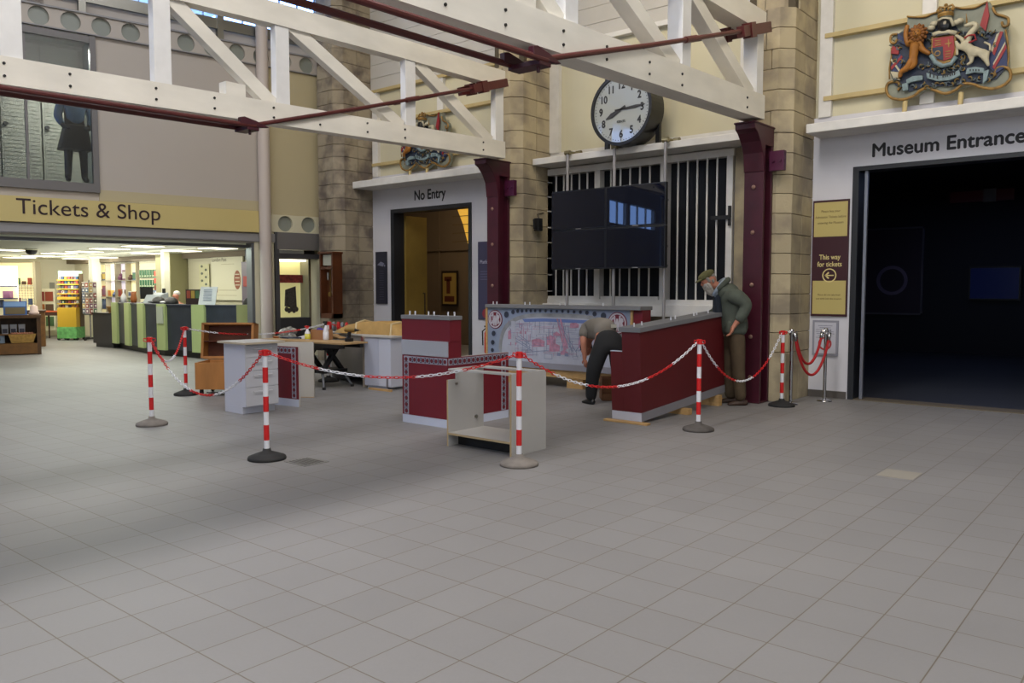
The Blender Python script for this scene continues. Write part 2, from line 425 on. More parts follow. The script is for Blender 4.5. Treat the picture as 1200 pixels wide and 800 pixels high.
# round-holed beams
def holed(name, m, u0, u1, z0, z1, holes, r, back):
    g = G(); zc = (z0 + z1) / 2; hs = sorted(holes)
    edges = [u0] + [(hs[i] + hs[i + 1]) / 2 for i in range(len(hs) - 1)] + [u1]
    for i, h in enumerate(hs):
        a, b_ = edges[i], edges[i + 1]; n = 32
        for k in range(n):
            t0, t1 = 2 * PI * k / n, 2 * PI * (k + 1) / n
            def onbox(t):
                cx, cz = math.cos(t), math.sin(t)
                s_ = min(((b_ - h) if cx > 0 else (h - a)) / max(abs(cx), 1e-6), ((z1 - zc)) / max(abs(cz), 1e-6))
                return (-(h + cx * s_), zc + cz * s_)
            q = [(-(h + r * math.cos(t0)), zc + r * math.sin(t0)), onbox(t0), onbox(t1), (-(h + r * math.cos(t1)), zc + r * math.sin(t1))]
            g.prism(q, -.06, 0)
    o = g.build(name, m); o.matrix_world = MT; struct(o)
    struct(tb(back[0], back[1], (u0, u1, .0005, .003, z0, z1)))
hole_glass = mat('grey_green_glass', '868a82', .3)
holed('trim_21', partition, .25, 9.6, 6.13, 6.47, [.60 + .502 * i for i in range(17)], .165, ('trim_22', hole_glass))
holed('trim_23', cream, 0.02, 1.5, 2.74, 3.1, [.61, 1.14], .165, ('trim_24', hole_glass))
struct(tb('trim_25', grey_paint, (-.1, 9.6, -.1, 0, 6.47, 6.5), (-.1, 9.6, -.08, 0, 6.12, 6.14)))
# steel rail and glazing above the upper beam
g = G(); tbox(g, .25, 9.6, .02, .08, 6.72, 6.9)
for u in [2.35, 4.85, 7.3]: tbox(g, u, u + .12, -.02, .1, 6.5, 8.4)
o = g.build('trim_26', steel); o.matrix_world = MT; struct(o)
g = G()
for i in range(24): tbox(g, .3 + i * .4, .315 + i * .4, .1, .16, 6.9, 8.4)
for z in (6.9, 7.6, 8.35): tbox(g, .25, 9.6, .1, .16, z, z + .05)
o = g.build('window_1', steel); o.matrix_world = MT; struct(o)
g = G()
for (a_, b_, n) in ((16.85, 18.75, 2), (19.05, 22.1, 3)):
    for i in range(n + 1): tbox(g, a_ + (b_ - a_) * i / n - .035, a_ + (b_ - a_) * i / n + .035, .05, .12, 4.15, 5.05)
for i in range(8): tbox(g, 12.6 + i * 1.42, 12.66 + i * 1.42, .05, .12, 6.8, 8.9)
o = g.build('window_5', white_trim); o.matrix_world = MT; struct(o)
# corner column of the facade and fascia
struct(tb('trim_27', cream, (1.38, 1.80, .0, .14, 0, 2.55), (1.38, 1.73, -.02, .1, 2.5, 3.14)))
struct(tb('trim_28', grey_paint, (1.3, 9.6, -.04, .25, 2.52, 2.70), bevel=.02))
struct(tb('trim_29', mat('shutter_guide', '5d5f62', .5, .2), (1.6, 9.6, .2, .3, 2.40, 2.46), (1.78, 1.86, .02, .3, 0, 2.5)))
# pole in front of the facade
p = TW(1.61, -.12)
struct(G().cyl((p.x, p.y, 0), (p.x, p.y, 9), .12, n=28).build('trim_30', mat('pale_pole', 'c4b8b0', .5), smooth=False))
# main sign
g = G(); tbox(g, 1.73, 9.6, -.09, 0, 2.71, 3.15)
sg = g.build('shop_sign', gold_sign); sg.matrix_world = MT
tag(sg, 'long gold sign board reading Tickets & Shop above the shop opening', 'sign')
text_obj('lettering', 'Tickets & Shop', .385, dark_text, sg, (-6.08, -.094, 2.85), sx=1.02)

# upper window on the left
struct(tb('window_2', grey_metal, (4.72, 9.6, -.06, .06, 3.3, 3.46), (4.72, 4.82, -.05, .06, 3.46, 6.13), (4.82, 9.6, -.04, .06, 5.98, 6.1), (5.83, 5.87, 0, .06, 3.46, 6.0)))
pane_m = bpy.data.materials.new('clear_tinted_pane'); pane_m.use_nodes = True
pn = pane_m.node_tree; pn.nodes.remove(pn.nodes['Principled BSDF'])
tr = pn.nodes.new('ShaderNodeBsdfTransparent'); tr.inputs[0].default_value = (.66, .68, .66, 1)
gl = pn.nodes.new('ShaderNodeBsdfGlossy'); gl.inputs['Roughness'].default_value = .22
fr = pn.nodes.new('ShaderNodeFresnel'); fr.inputs[0].default_value = 1.5; ms = pn.nodes.new('ShaderNodeMixShader')
pn.links.new(fr.outputs[0], ms.inputs[0]); pn.links.new(tr.outputs[0], ms.inputs[1]); pn.links.new(gl.outputs[0], ms.inputs[2])
pn.links.new(ms.outputs[0], pn.nodes['Material Output'].inputs[0])
struct(tb('window_3', pane_m, (4.82, 9.6, .01, .02, 3.46, 5.98)))
# room behind the upper window: slatted cupboard doors
struct(tb('wall_upper_room', mat('grey_green_cupboards', '85877e', .6), (4.4, 9.8, 1.96, 2.0, 3.2, 6.4), (4.4, 4.5, .2, 2, 3.2, 6.4), (4.4, 9.8, .2, 2, 3.12, 3.2), (4.4, 9.8, .2, 2, 6.4, 6.5)))
g = G()
for i in range(7):
    tbox(g, 4.6 + i * .7, 5.27 + i * .7, 1.86, 1.9, 3.25, 6.3, 0)
    for k in range(40): tbox(g, 4.63 + i * .7, 5.24 + i * .7, 1.85, 1.865, 3.3 + k * .074, 3.36 + k * .074, 0)
    g.cyl((-(5.2 + i * .7), 1.86, 4.7), (-(5.2 + i * .7), 1.80, 4.7), .04, n=12, m=1)
o = g.build('cupboard_front', [mat('pale_green_slats', '9c9c92', .6), black_m]); o.matrix_world = MT
tag(o, 'row of pale slatted cupboard doors behind the upper window', 'cupboard')
p = TW(4.95, .6, 5.93)
area('upper_room_light', p, (0, 0, 0), .22, .22, 110, (1.0, 1.0, .95))

# mannequin standing in the upper window (blue jacket, dark apron)
def mannequin():
    b0 = TW(5.02, .36, 3.50)
    r = thing('mannequin', 'mannequin in blue jacket and dark apron standing in the upper left window', 'mannequin', b0, AT); r.scale = (1.06, 1.06, 1.06)
    V = [(0, 0, .88), (0, 0, 1.12), (0, 0, 1.36), (0, 0, 1.47), (0, -.01, 1.62), (0, -.01, 1.72),
         (-.19, 0, 1.36), (-.26, 0, 1.12), (-.2, -.12, .93), (-.1, -.17, .9), (.19, 0, 1.36), (.26, 0, 1.12), (.2, -.12, .93), (.1, -.17, .9),
         (-.1, 0, .82), (-.12, -.02, .45), (-.13, 0, .08), (-.15, -.12, .03), (.1, 0, .82), (.12, -.02, .45), (.13, 0, .08), (.15, -.12, .03)]
    E_ = [(0, 1), (1, 2), (2, 3), (3, 4), (4, 5), (2, 6), (6, 7), (7, 8), (8, 9), (2, 10), (10, 11), (11, 12), (12, 13), (0, 14), (14, 15), (15, 16), (16, 17), (0, 18), (18, 19), (19, 20), (20, 21)]
    R_ = [.15, .14, .13, .06, .1, .08, .07, .055, .04, .045, .07, .055, .04, .045, .1, .07, .055, .045, .1, .07, .055, .045]
    skinned('body', V, E_, R_, mat('dark_grey_trousers', '33363a', .8), r)
    coat = mat('blue_denim_jacket', '4f7397', .8, var=.1, scale=10)
    V2 = [(0, 0, .95), (0, 0, 1.15), (0, 0, 1.36), (0, 0, 1.44), (-.2, 0, 1.36), (-.27, 0, 1.12), (-.21, -.11, .96), (.2, 0, 1.36), (.27, 0, 1.12), (.21, -.11, .96)]
    skinned('jacket', V2, [(0, 1), (1, 2), (2, 3), (2, 4), (4, 5), (5, 6), (2, 7), (7, 8), (8, 9)], [.18, .165, .15, .09, .09, .07, .055, .09, .07, .055], coat, r)
    g = G(); g.hexa([(-.27, -.18, .55), (.24, -.18, .55), (.24, .16, .55), (-.27, .16, .55), (-.17, -.17, .98), (.17, -.17, .98), (.17, .14, .98), (-.17, .14, .98)])
    g.build('apron', mat('dark_brown_apron', '3b352c', .85), r, bevel=.03)
    G().sph((0, -.01, 1.66), (.085, .1, .12)).build('head', skin_m, r, smooth=True)
mannequin()

# ---- trusses
def truss(label, X, n, group):
    """X = the right (+x) face of the timber"""
    r = thing('roof_truss', label, 'truss', (X, 10.45, 3.71), 0, group)
    w = .19 if n == 2 else .26
    def zb(y): return (3.71 if n == 2 else 3.76) - .2 * min(1, (10.4 - y) / 7.5)     # underside of the bottom chord
    def zt(y): return zb(y) + (.27 if n == 2 else .31)
    def zu(y): return (4.86 if y > 6 else 4.82 - .1 * (6 - y) / 3) - .0
    def zuu(y): return zu(y) + .27
    ys = [10.45, 8.2, 6.0, 4.5, 3.0, .5, -2.5, -7.9]
    # bottom chord
    g = G()
    for i in range(len(ys) - 1):
        a, b_ = ys[i + 1], ys[i]
        g.hexa([(-w, a - 10.45, zb(a) - 3.71), (0, a - 10.45, zb(a) - 3.71), (0, b_ - 10.45, zb(b_) - 3.71), (-w, b_ - 10.45, zb(b_) - 3.71),
                (-w, a - 10.45, zt(a) - 3.71), (0, a - 10.45, zt(a) - 3.71), (0, b_ - 10.45, zt(b_) - 3.71), (-w, b_ - 10.45, zt(b_) - 3.71)])
    bmesh.ops.remove_doubles(g.bm, verts=g.bm.verts, dist=.001)
    g.build('bottom_chord', white_paint, r)
    g = G()
    for i in range(len(ys) - 1):
        a, b_ = ys[i + 1], ys[i]
        g.hexa([(-w, a - 10.45, zu(a) - 3.71), (0, a - 10.45, zu(a) - 3.71), (0, b_ - 10.45, zu(b_) - 3.71), (-w, b_ - 10.45, zu(b_) - 3.71),
                (-w, a - 10.45, zuu(a) - 3.71), (0, a - 10.45, zuu(a) - 3.71), (0, b_ - 10.45, zuu(b_) - 3.71), (-w, b_ - 10.45, zuu(b_) - 3.71)])
    bmesh.ops.remove_doubles(g.bm, verts=g.bm.verts, dist=.001)
    g.build('top_chord', white_paint, r)
    posts = [10.33, 8.34, 6.16, 4.6, 3.08, .8, -1.5, -3.8, -6]; pt_ = .11 if n == 2 else .19
    pm = mat('truss_post_paint', 'e4e3e2', .55, var=.05, scale=4)
    for y in posts:
        G().box(-.02 - pt_, -.02, y - .1 - 10.45, y + .1 - 10.45, zt(y) - 3.71, zu(y) - 3.71).build('post', pm, r, bevel=.006)
    # diagonals: from the foot of a post up to the head of the next one to the left
    D = [(10.15, 8.5), (8.2, 6.3), (6.04, 4.72), (.95, 2.9), (-1.35, .7)]
    for (ya, yb) in D:
        za, zb_ = zt(ya), zu(yb); d = Vector((0, yb - ya, zb_ - za)).normalized(); nrm = Vector((0, d.z, -d.y)) * .085
        A = Vector((0, ya - 10.45, za - 3.71 - .02)); B = Vector((0, yb - 10.45, zb_ - 3.71 + .02))
        g = G(); P = []
        for x in ((-.16, -.04) if n == 2 else (-.21, -.04)):
            P.append([A - nrm + Vector((x, 0, 0)), A + nrm + Vector((x, 0, 0)), B + nrm + Vector((x, 0, 0)), B - nrm + Vector((x, 0, 0))])
        g.hexa(P[0] + P[1]); g.build('brace', white_paint, r, bevel=.005)
    # foot block of the braced panel
    G().box(-w + .03, -.01, 5.36 - 10.45, 5.62 - 10.45, zt(5.5) - 3.71 - .01, zt(5.5) - 3.71 + .15).build('block', white_paint, r)
    # tie rods on both sides
    for sx_ in (.035, -w - .035):
        g = G()
        g.tube([(sx_, -7.8 - 10.45, 3.46 - 3.71), (sx_, 3 - 10.45, 3.47 - 3.71), (sx_, 5.72 - 10.45, 3.52 - 3.71)], .028, 10)
        g.tube([(sx_, 5.66 - 10.45, 3.52 - 3.71), (sx_, 7.43 - 10.45, 4.03 - 3.71), (sx_, 9.65 - 10.45, 4.70 - 3.71)], .026, 10)
        g.cyl((sx_, 8.2 - 10.45, 4.262 - 3.71), (sx_, 8.45 - 10.45, 4.337 - 3.71), .036, n=12)
        # forked end block
        Rm = Matrix.Translation((sx_, 10.0 - 10.45, 4.80 - 3.71)) @ Matrix.Rotation(math.radians(17), 4, 'X')
        g.box(-.05, .05, -.42, .44, -.065, .065, 0, Rm); g.box(-.065, .065, -.22, -.08, -.09, .09, 0, Rm)
        g.build('tie_rod', maroon_rod, r, bevel=.004)
    # saddle where the rods bend
    sd = [(5.5 - 10.45, -.20), (5.5 - 10.45, -.115), (5.56 - 10.45, -.10), (5.72 - 10.45, -.13), (5.9 - 10.45, -.185), (5.8 - 10.45, -.2)]
    g = G(); g.xprism(sd, .0, .06); g.xprism(sd, -w - .06, -w)
    g.box(-w - .05, .05, 5.6 - 10.45, 5.76 - 10.45, -.245, -.2); g.cyl((-.03, 5.68 - 10.45, -.245), (-.03, 5.68 - 10.45, -.29), .018, n=8)
    g.build('saddle', maroon, r, bevel=.006)
    # bolts
    g = G()
    for y in (9.9, 8.2, 7.5, 6.7, 6.0, 5.2, 4.5, 3.6, 3.0):
        for dz in (.08, .2): g.cyl((-.002, y - 10.45, zb(y) + dz - 3.71), (.012, y - 10.45, zb(y) + dz - 3.71), .014, n=8)
    g.build('bolts', black_m, r)
    return r
truss('nearer white timber roof truss landing left of the museum entrance pier', -4.42, 1, 'roof trusses')
truss('farther white timber roof truss crossing in front of the No Entry bay', -8.88, 2, 'roof trusses')
# cross brace hanging between the trusses (maroon tie end at the top)
tag(G().box(-9.9, -9.5, 5.2, 5.35, 4.9, 5.1).build('iron_bracket', maroon), 'small maroon iron bracket hanging behind the farther truss', 'bracket') if False else None

# maroon iron columns under the truss ends
def column(X0, X1, label):
    r = thing('iron_column', label, 'column', ((X0 + X1) / 2, 10.66, 0), 0, 'maroon iron truss columns')
    w = (X1 - X0) / 2
    g = G(); g.box(-w, w, -.155, -.105, 0, 3.45); g.box(-w, w, .105, .155, 0, 3.55); g.box(-.03, .03, -.11, .11, 0, 3.55)
    g.box(-w, w, -.16, .16, 0, .02)
    g.build('shaft', maroon, r, bevel=.006)
    # curved bracket head reaching forward
    pts = [(.16, 3.45), (.16, 3.71), (-.46, 3.71), (-.46, 3.62), (-.38, 3.58), (-.28, 3.48), (-.2, 3.34), (-.165, 3.1), (-.11, 3.1), (-.11, 3.45)]
    g = G(); g.xprism(pts, -w - .004, w + .004); g.box(-w - .015, w + .015, -.48, .18, 3.69, 3.715); g.build('bracket', maroon, r, bevel=.008)
    g = G()
    for z in (.35, .9, 1.6, 2.3, 2.9): g.sph((0, -.162, z), (.03, .012, .03), n=10)
    g.build('rivets', mat('worn_rivet', '8f6f62', .5, .3), r, smooth=True)
    g = G(); g.box(w, w + .2, .02, .1, 3.12, 3.38); g.cyl((w + .06, .02, 3.25), (w + .06, -.0, 3.25), .02, n=8); g.cyl((w + .15, .02, 3.25), (w + .15, -.0, 3.25), .02, n=8)
    g.build('side_plate', mat('purple_maroon_plate', '4a1535', .4), r)
column(-9.34, -9.09, 'maroon iron column between the No Entry door and the barred window')
column(-4.71, -4.44, 'maroon iron column right behind the bearded man')

# ---- barred window in bay 2
g = G()
XF = [-9.0, -7.92, -6.76, -5.5]
for (a_, b_) in ((-9.03, -8.93), (-7.93, -7.82), (-6.66, -6.54), (-5.52, -5.42)): g.box(a_, b_, YW - .07, YW + .09, 1.36, 3.56)
g.box(-9.03, -5.4, YW - .08, YW + .1, 3.55, 3.66); g.box(-9.03, -5.4, YW - .08, YW + .1, 1.28, 1.37)
g.box(-8.93, -7.93, YW - .06, YW, 1.37, 1.42); g.box(-7.8, -6.68, YW - .06, YW, 1.37, 1.42)
for (a_, b_) in ((-8.93, -7.93), (-7.8, -6.68), (-6.52, -5.52)):
    n = 6
    for i in range(1, n): 
        x = a_ + (b_ - a_) * i / n; g.box(x - .012, x + .012, YW - .05, YW - .03, 1.37, 3.56)
struct(g.build('window_10', white_trim))
struct(G().box(-8.95, -5.5, YW + .07, YW + .09, 1.37, 3.56).build('window_11', glass_dark))
struct(G().box(-9.0, -5.15, YW - .22, YW, 1.1, 1.29).build('trim_40', white_trim, bevel=.01))
struct(G().box(-5.4, -4.92, YW - .03, YW, 0, 3.66).build('trim_41', stone))
# vertical pipes carrying the screens
pr = thing('screen_support_frame', 'three grey vertical pipes clamped to the white beam in front of the barred window', 'support frame', (-7.17, 11.12, 0))
for x in (-8.09, -7.17, -6.255):
    G().cyl((x + 7.17, 0, 0), (x + 7.17, 0, 3.80), .026, n=12).build('pipe', pipe_grey, pr)
    g = G(); g.cyl((x + 7.17 - .05, 0, 3.80), (x + 7.17 + .05, 0, 3.80), .038, n=10); g.cyl((x + 7.17, -.03, 3.80), (x + 7.17, .22, 3.82), .028, n=10); g.cyl((x + 7.17 + .02, .22, 3.82), (x + 7.17 + .12, .22, 3.82), .04, n=10)
    g.build('clamp', mat('tarnished_clamp', '8c8466', .4, .6), pr)
for z in (1.9, 2.2, 2.9): G().cyl((-1.1, .04, z), (.95, .04, z), .018, n=8).build('rail', pipe_grey, pr)
tags_sc = ['black screen at the upper left of the four-screen wall', 'black screen at the upper right of the four-screen wall', 'black screen at the lower left of the four-screen wall', 'black screen at the lower right of the four-screen wall']
proto = None
for i, (x, z) in enumerate(((-8.33, 2.515), (-7.25, 2.515), (-8.33, 1.865), (-7.25, 1.865))):
    if proto is None:
        proto = thing('display_screen', tags_sc[0], 'screen', (x, 11.0, z), 0, 'wall of four display screens')
        g = G(); g.box(0, 1.075, 0, .07, 0, .645); g.build('casing', screen_bez, proto, bevel=.004)
        G().box(.02, 1.055, -.003, .0, .025, .625).build('screen', screen_m, proto)
        G().box(.5, .6, -.006, 0, .004, .018).build('badge', pipe_grey, proto)
        proto.rotation_euler = (0, 0, 0)
    else: dup(proto, (x, 11.0, z), 0, tags_sc[i])
# small cctv / antenna unit on the pier
r = thing('wifi_unit', 'small black wall unit with an antenna on the stone pier left of the screens', 'wall unit', (-8.80, 10.74, 2.6))
r.location = (-8.93, 11.3, 2.55)
g = G(); g.box(.05, .16, -.09, .03, 0, .22); g.build('housing', black_m, r, bevel=.01)
g = G(); g.box(0, .06, -.03, .0, .08, .12); g.tube([(.1, .02, .2), (.02, .05, .3), (.005, .25, .34)], .006); g.build('bracket', black_m, r)
g = G(); g.cyl((.1, -.14, .05), (.1, -.15, .2), .014, n=8); g.box(.09, .11, -.15, -.09, .03, .06); g.build('antenna', black_m, r)
# latch on right frame
r = thing('shutter_latch', 'black iron latch on the right frame of the barred window', 'latch', (-5.45, 11.66, 2.5))
G().box(-.02, .02, -.02, .01, 0, .3).build('plate', black_m, r); G().box(-.3, .0, -.03, 0, .1, .16).build('bolt', black_m, r)

# ---- clock
r = thing('station_clock', 'large round black-rimmed clock with white face on the beam above the screens', 'clock', (-6.96, 10.98, 4.33))
rad = .555
g = G(); n = 56
g.cyl((0, .0, 0), (0, .36, 0), rad - .005, n=n); g.build('case', mat('glossy_black_rim', '08080a', .35), r)
g = G(); g.ring((0, 0), rad - .05, rad, -.03, .02, n=n); g.build('rim', mat('glossy_black_rim', '08080a', .35), r)
dm = mat('clock_dial', '9ba09f', .3)
dm.node_tree.nodes['Principled BSDF'].inputs['Coat Weight'].default_value = 1.0; dm.node_tree.nodes['Principled BSDF'].inputs['Coat Roughness'].default_value = .01
G().disc((0, 0), rad - .045, -.004, .0, n=n).build('dial', dm, r)
g = G()
for i in range(60):
    a = 2 * PI * i / 60; L_ = .03 if i % 5 == 0 else .014
    Rm = Matrix.Rotation(a, 4, 'Y'); g.box(-.004, .004, -.008, -.004, rad - .075 - L_, rad - .075, 0, Rm)
g.build('minute_marks', black_text, r)
for i in range(1, 13):
    a = 2 * PI * i / 12; rr = .375
    t_ = text_obj('numeral', str(i), .16, black_text, r, (rr * math.sin(a), -.006, rr * math.cos(a) - .055), bold2=.005, depth=.002, align='CENTER', sx=.85)
text_obj('maker_name', 'GENTS', .05, mat('grey_lettering', '55585a', .6), r, (0, -.009, -.2), align='CENTER')
def hand(ang, length, w0, tail):
    g = G(); Rm = Matrix.Rotation(ang, 4, 'Y')
    g.prism([(-w0 * .6, -tail), (w0 * .6, -tail), (w0 * .5, 0), (w0, length * .62), (.004, length), (-.004, length), (-w0, length * .62), (-w0 * .5, 0)], -.02, -.014, 0, Rm)
    g.build('hand', mat('clock_hand', '2b2a2e', .4), r)
hand(math.radians(246), .30, .036, .09); hand(math.radians(87), .43, .022, .11)
for x in (-.47, .47):
    G().box(x - .035, x + .035, .30, .36, -.54, 1.1).build('bracket_post', black_m, r)
for z in (-.25, .25): G().box(-.435, .435, .36, .40, z, z + .05).build('bracket_bar', black_m, r)

# ---- museum entrance bay: text, signs, door
t_ = text_obj('museum_entrance_lettering', 'Museum Entrance', .25, black_text, None, (-3.45, YW - .003, 3.335), depth=.0008, bold2=.007, sx=.99)
tag(t_, 'black lettering reading Museum Entrance over the dark doorway', 'lettering')
t_ = text_obj('no_entry_lettering', 'No Entry', .28, black_text, None, (-12.46, YW - .003, 3.37), depth=.0008, bold2=.007, sx=.86)
tag(t_, 'black lettering reading No Entry over the middle doorway', 'lettering')
r = thing('ticket_direction_sign', 'tall maroon and gold sign reading This way for tickets beside the museum doorway', 'sign', (-4.212, YW - .03, 1.16))
G().box(0, .5, 0, .025, 0, 1.63).build('board', mat('sign_maroon', '381420', .5), r)
for za_, zb_ in ((1.12, 1.60), (.03, .50)): G().box(.02, .48, -.003, 0, za_, zb_).build('gold_panel', mat('sign_gold', 'b8a869', .55), r)
st = mat('brown_small_text', '5c4a2c', .6)
text_obj('lettering', 'Please buy your\nAdmission Tickets before\nentering the Museum', .046, st, r, (.25, -.004, 1.46), align='CENTER', depth=.0006, lsp=1.75, sx=.9)
text_obj('lettering', 'Please do not take food\nand drink into the museum', .036, st, r, (.25, -.004, .29), align='CENTER', depth=.0006, lsp=1.5, sx=.9)
gt = mat('pale_gold_text', 'd8c88a', .5)
text_obj('lettering', 'This way', .098, gt, r, (.25, -.004, .80), align='CENTER', depth=.001, bold2=.0015, sx=.84)
text_obj('lettering', 'for tickets', .098, gt, r, (.25, -.004, .70), align='CENTER', depth=.001, bold2=.0015, sx=.84)
g = G(); g.ring((.25, .52), .085, .098, -.005, 0, n=32) if False else g.ring((.25, .575), .083, .098, -.005, 0, n=32)
g.box(.19, .31, -.005, 0, .567, .583)
g.prism([(.185, .575), (.235, .625), (.25, .61), (.213, .575)], -.005, 0); g.prism([(.185, .575), (.235, .525), (.25, .54), (.213, .575)], -.005, 0)
g.build('arrow', gt, r)
r = thing('notice_frame', 'small grey framed notice with a roundel on the wall below the maroon sign', 'notice', (-4.18, YW - .03, .60))
G().box(0, .36, 0, .02, 0, .50).build('board', mat('grey_notice_frame', '8c8c98', .5), r)
G().box(.03, .33, -.003, 0, .03, .47).build('sheet', mat('pale_notice_sheet', 'bdbdc8', .5), r)
g = G()
for k, (a_, b_) in enumerate(((.08, .28), (.1, .26), (.05, .27), (.05, .3), (.06, .31), (.08, .28), (.05, .24))): g.box(a_, b_, -.004, -.003, .42 - k * .028, .427 - k * .028)
g.build('print', mat('notice_print', '77778a', .6), r)
G().ring((.18, .17), .07, .095, -.005, -.003).build('roundel', mat('roundel_red', 'a83a3c', .5), r)
# dark frame of the museum doorway and glass door leaf
struct(G().box(-3.68, -3.60, YW - .02, YW + .27, 0, 3.16).box(-3.68, -.4, YW - .02, YW + .27, 3.16, 3.22).build('door_1', dark_frame))
struct(G().box(-3.54, -3.50, YW + .05, YW + .1, 0, 3.16).build('trim_42', mat('bright_door_edge', '9aa0b0', .3, .8)))
struct(G().box(-3.60, -.4, YW - .02, YW + .3, 0, .012).build('trim_43', mat('worn_threshold', '6e6454', .5, .3)))
# museum interior
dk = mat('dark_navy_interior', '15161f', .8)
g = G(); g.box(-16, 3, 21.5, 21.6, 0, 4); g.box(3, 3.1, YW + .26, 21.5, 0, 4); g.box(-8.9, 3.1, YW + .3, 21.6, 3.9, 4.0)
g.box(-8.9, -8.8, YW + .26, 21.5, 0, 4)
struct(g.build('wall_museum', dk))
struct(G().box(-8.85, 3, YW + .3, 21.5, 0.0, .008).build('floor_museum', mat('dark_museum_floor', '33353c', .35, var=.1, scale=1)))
r = thing('museum_poster', 'tall framed dark poster with a roundel inside the dark museum entrance', 'poster', (-6.45, 21.46, .0))
g = G()
X0, X1, Z0, Z1 = 0, 1.28, .95, 3.0
r.location = (-6.35, 21.45, 0)
g.box(X0, X1, 0, .03, Z0, Z1); g.build('board', mat('dark_purple_poster', '2a2030', .5), r)
g = G(); g.box(X0 - .04, X0, -.02, .03, Z0, Z1); g.box(X1, X1 + .04, -.02, .03, Z0, Z1); g.box(X0, X1, -.02, .03, Z0 - .04, Z0); g.box(X0, X1, -.02, .03, Z1, Z1 + .04)
g.build('frame', mat('poster_frame_grey', '55525c', .4), r)
G().ring((.62, 1.75), .28, .36, -.01, 0).build('roundel', mat('poster_roundel', '6a5f78', .5), r)
r = thing('museum_screen', 'dim blue screen glowing inside the dark museum entrance', 'screen', (-4.05, 21.42, 1.28))
G().box(0, 1.05, 0, .06, 0, .78).build('casing', black_m, r); G().box(.04, 1.01, -.003, 0, .04, .74).build('panel', mat('dim_blue_screen', '0a1130', .2, emit=.35), r)
r = thing('museum_exit_sign', 'dim red strip with a grey box high inside the museum entrance', 'sign', (-4.5, 21.42, 3.55))
G().box(0, 1.3, 0, .03, 0, .25).build('strip', mat('dim_red_strip', '22060c', .5, emit=.1), r); G().box(.7, .95, -.05, 0, -.02, .27).build('box', mat('dim_grey_box', '26262a', .5, emit=.1), r)
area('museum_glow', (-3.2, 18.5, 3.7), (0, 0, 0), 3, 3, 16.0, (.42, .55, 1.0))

# ---- No Entry bay
struct(G().box(-13.17, -13.07, YW - .02, YW + .27, 0, 3.14).box(-10.92, -10.84, YW - .02, YW + .27, 0, 3.14).box(-13.17, -10.84, YW - .02, YW + .27, 3.14, 3.22).build('door_2', dark_frame))
br_m = mat('brown_grey_wall', '70604e', .8, var=.04, scale=1)
g = G(); g.box(-21, -10, 16.4, 16.5, 0, 5); g.box(-10, -9.9, YW + .26, 16.5, 0, 5); g.box(-21.1, -21, YW + .26, 16.5, 0, 5)
g.box(-16.4, -16.34, 16.35, 16.4, 0, 5); g.box(-21, -10, 16.35, 16.4, 2.6, 2.64)
struct(g.build('wall_corridor', br_m))
struct(G().box(-21, -13.95, YW + .1, YW + .26, 0, 5).box(-13.8, -10, YW + .2, YW + .26, 3.9, 5).build('wall_corridor_front', br_m))
struct(G().box(-21, -9.9, YW + .26, 16.5, 5.0, 5.1).build('ceiling_corridor', mat('corridor_ceiling', '4b4034', .8)))
# yellow leaf, hinged open inward
r = thing('corridor_door', 'yellow door leaf standing open inside the No Entry doorway', 'door', (-13.06, 12.02, 0), 0)
r['kind'] = 'structure'; r.name = 'door_3'
G().box(0, .05, 0, .62, .01, 3.1).build('leaf', mat('yellow_door', '8c7436', .5, var=.08, scale=3), r)
g = G(); g.tube([(.05, .5, .95), (.10, .5, .95), (.10, .5, 1.45), (.05, .5, 1.45)], .014); g.build('handle', mat('dark_handle', '3a3026', .4, .5), r)
r = thing('corridor_picture', 'framed yellow poster on the wall seen through the No Entry doorway', 'picture', (-16.3, 16.28, .95))
r.location = (-16.2, 16.30, 1.06)
G().box(0, .62, 0, .03, 0, .98).build('frame', mat('dark_picture_frame', '241a14', .5), r); G().box(.05, .57, -.004, 0, .06, .92).build('print', mat('yellow_print', 'a58a48', .6), r)
g = G(); g.box(.12, .4, -.006, -.004, .7, .82); g.box(.2, .34, -.006, -.004, .35, .75); g.box(.12, .5, -.006, -.004, .12, .28); g.build('print_marks', mat('red_brown_marks', '5c2c1c', .6), r)
r = thing('corridor_light', 'lit gridded ceiling light high inside the No Entry doorway', 'ceiling light', (-14.0, 14.4, 4.2))
r.location = (-13.43, 14.2, 3.26)
g = G(); g.hexa([(0, 0, 0), (.55, .1, -.75), (.72, .2, -.72), (.8, .2, .25), (-.25, 0.02, .5), (.2, .1, .5), (.8, .22, .3), (.3, .1, .52)]) if False else g.prism([(-.3, .5), (.05, -.2), (.2, -.65), (.42, -.65), (.42, .5)], 0, .03)
g.build('panel', mat('warm_light_panel', 'c89a3c', .5, emit=.9), r)
g = G()
for k in range(6): g.box(-.3, .42, -.01, 0, .4 - k * .2, .415 - k * .2)
g.build('grid', mat('brown_grid', '5e4826', .6), r)
area('corridor_glow', (-13.6, 14.0, 4.8), (0, 0, 0), 4, 2, 75, (1.0, .78, .5))
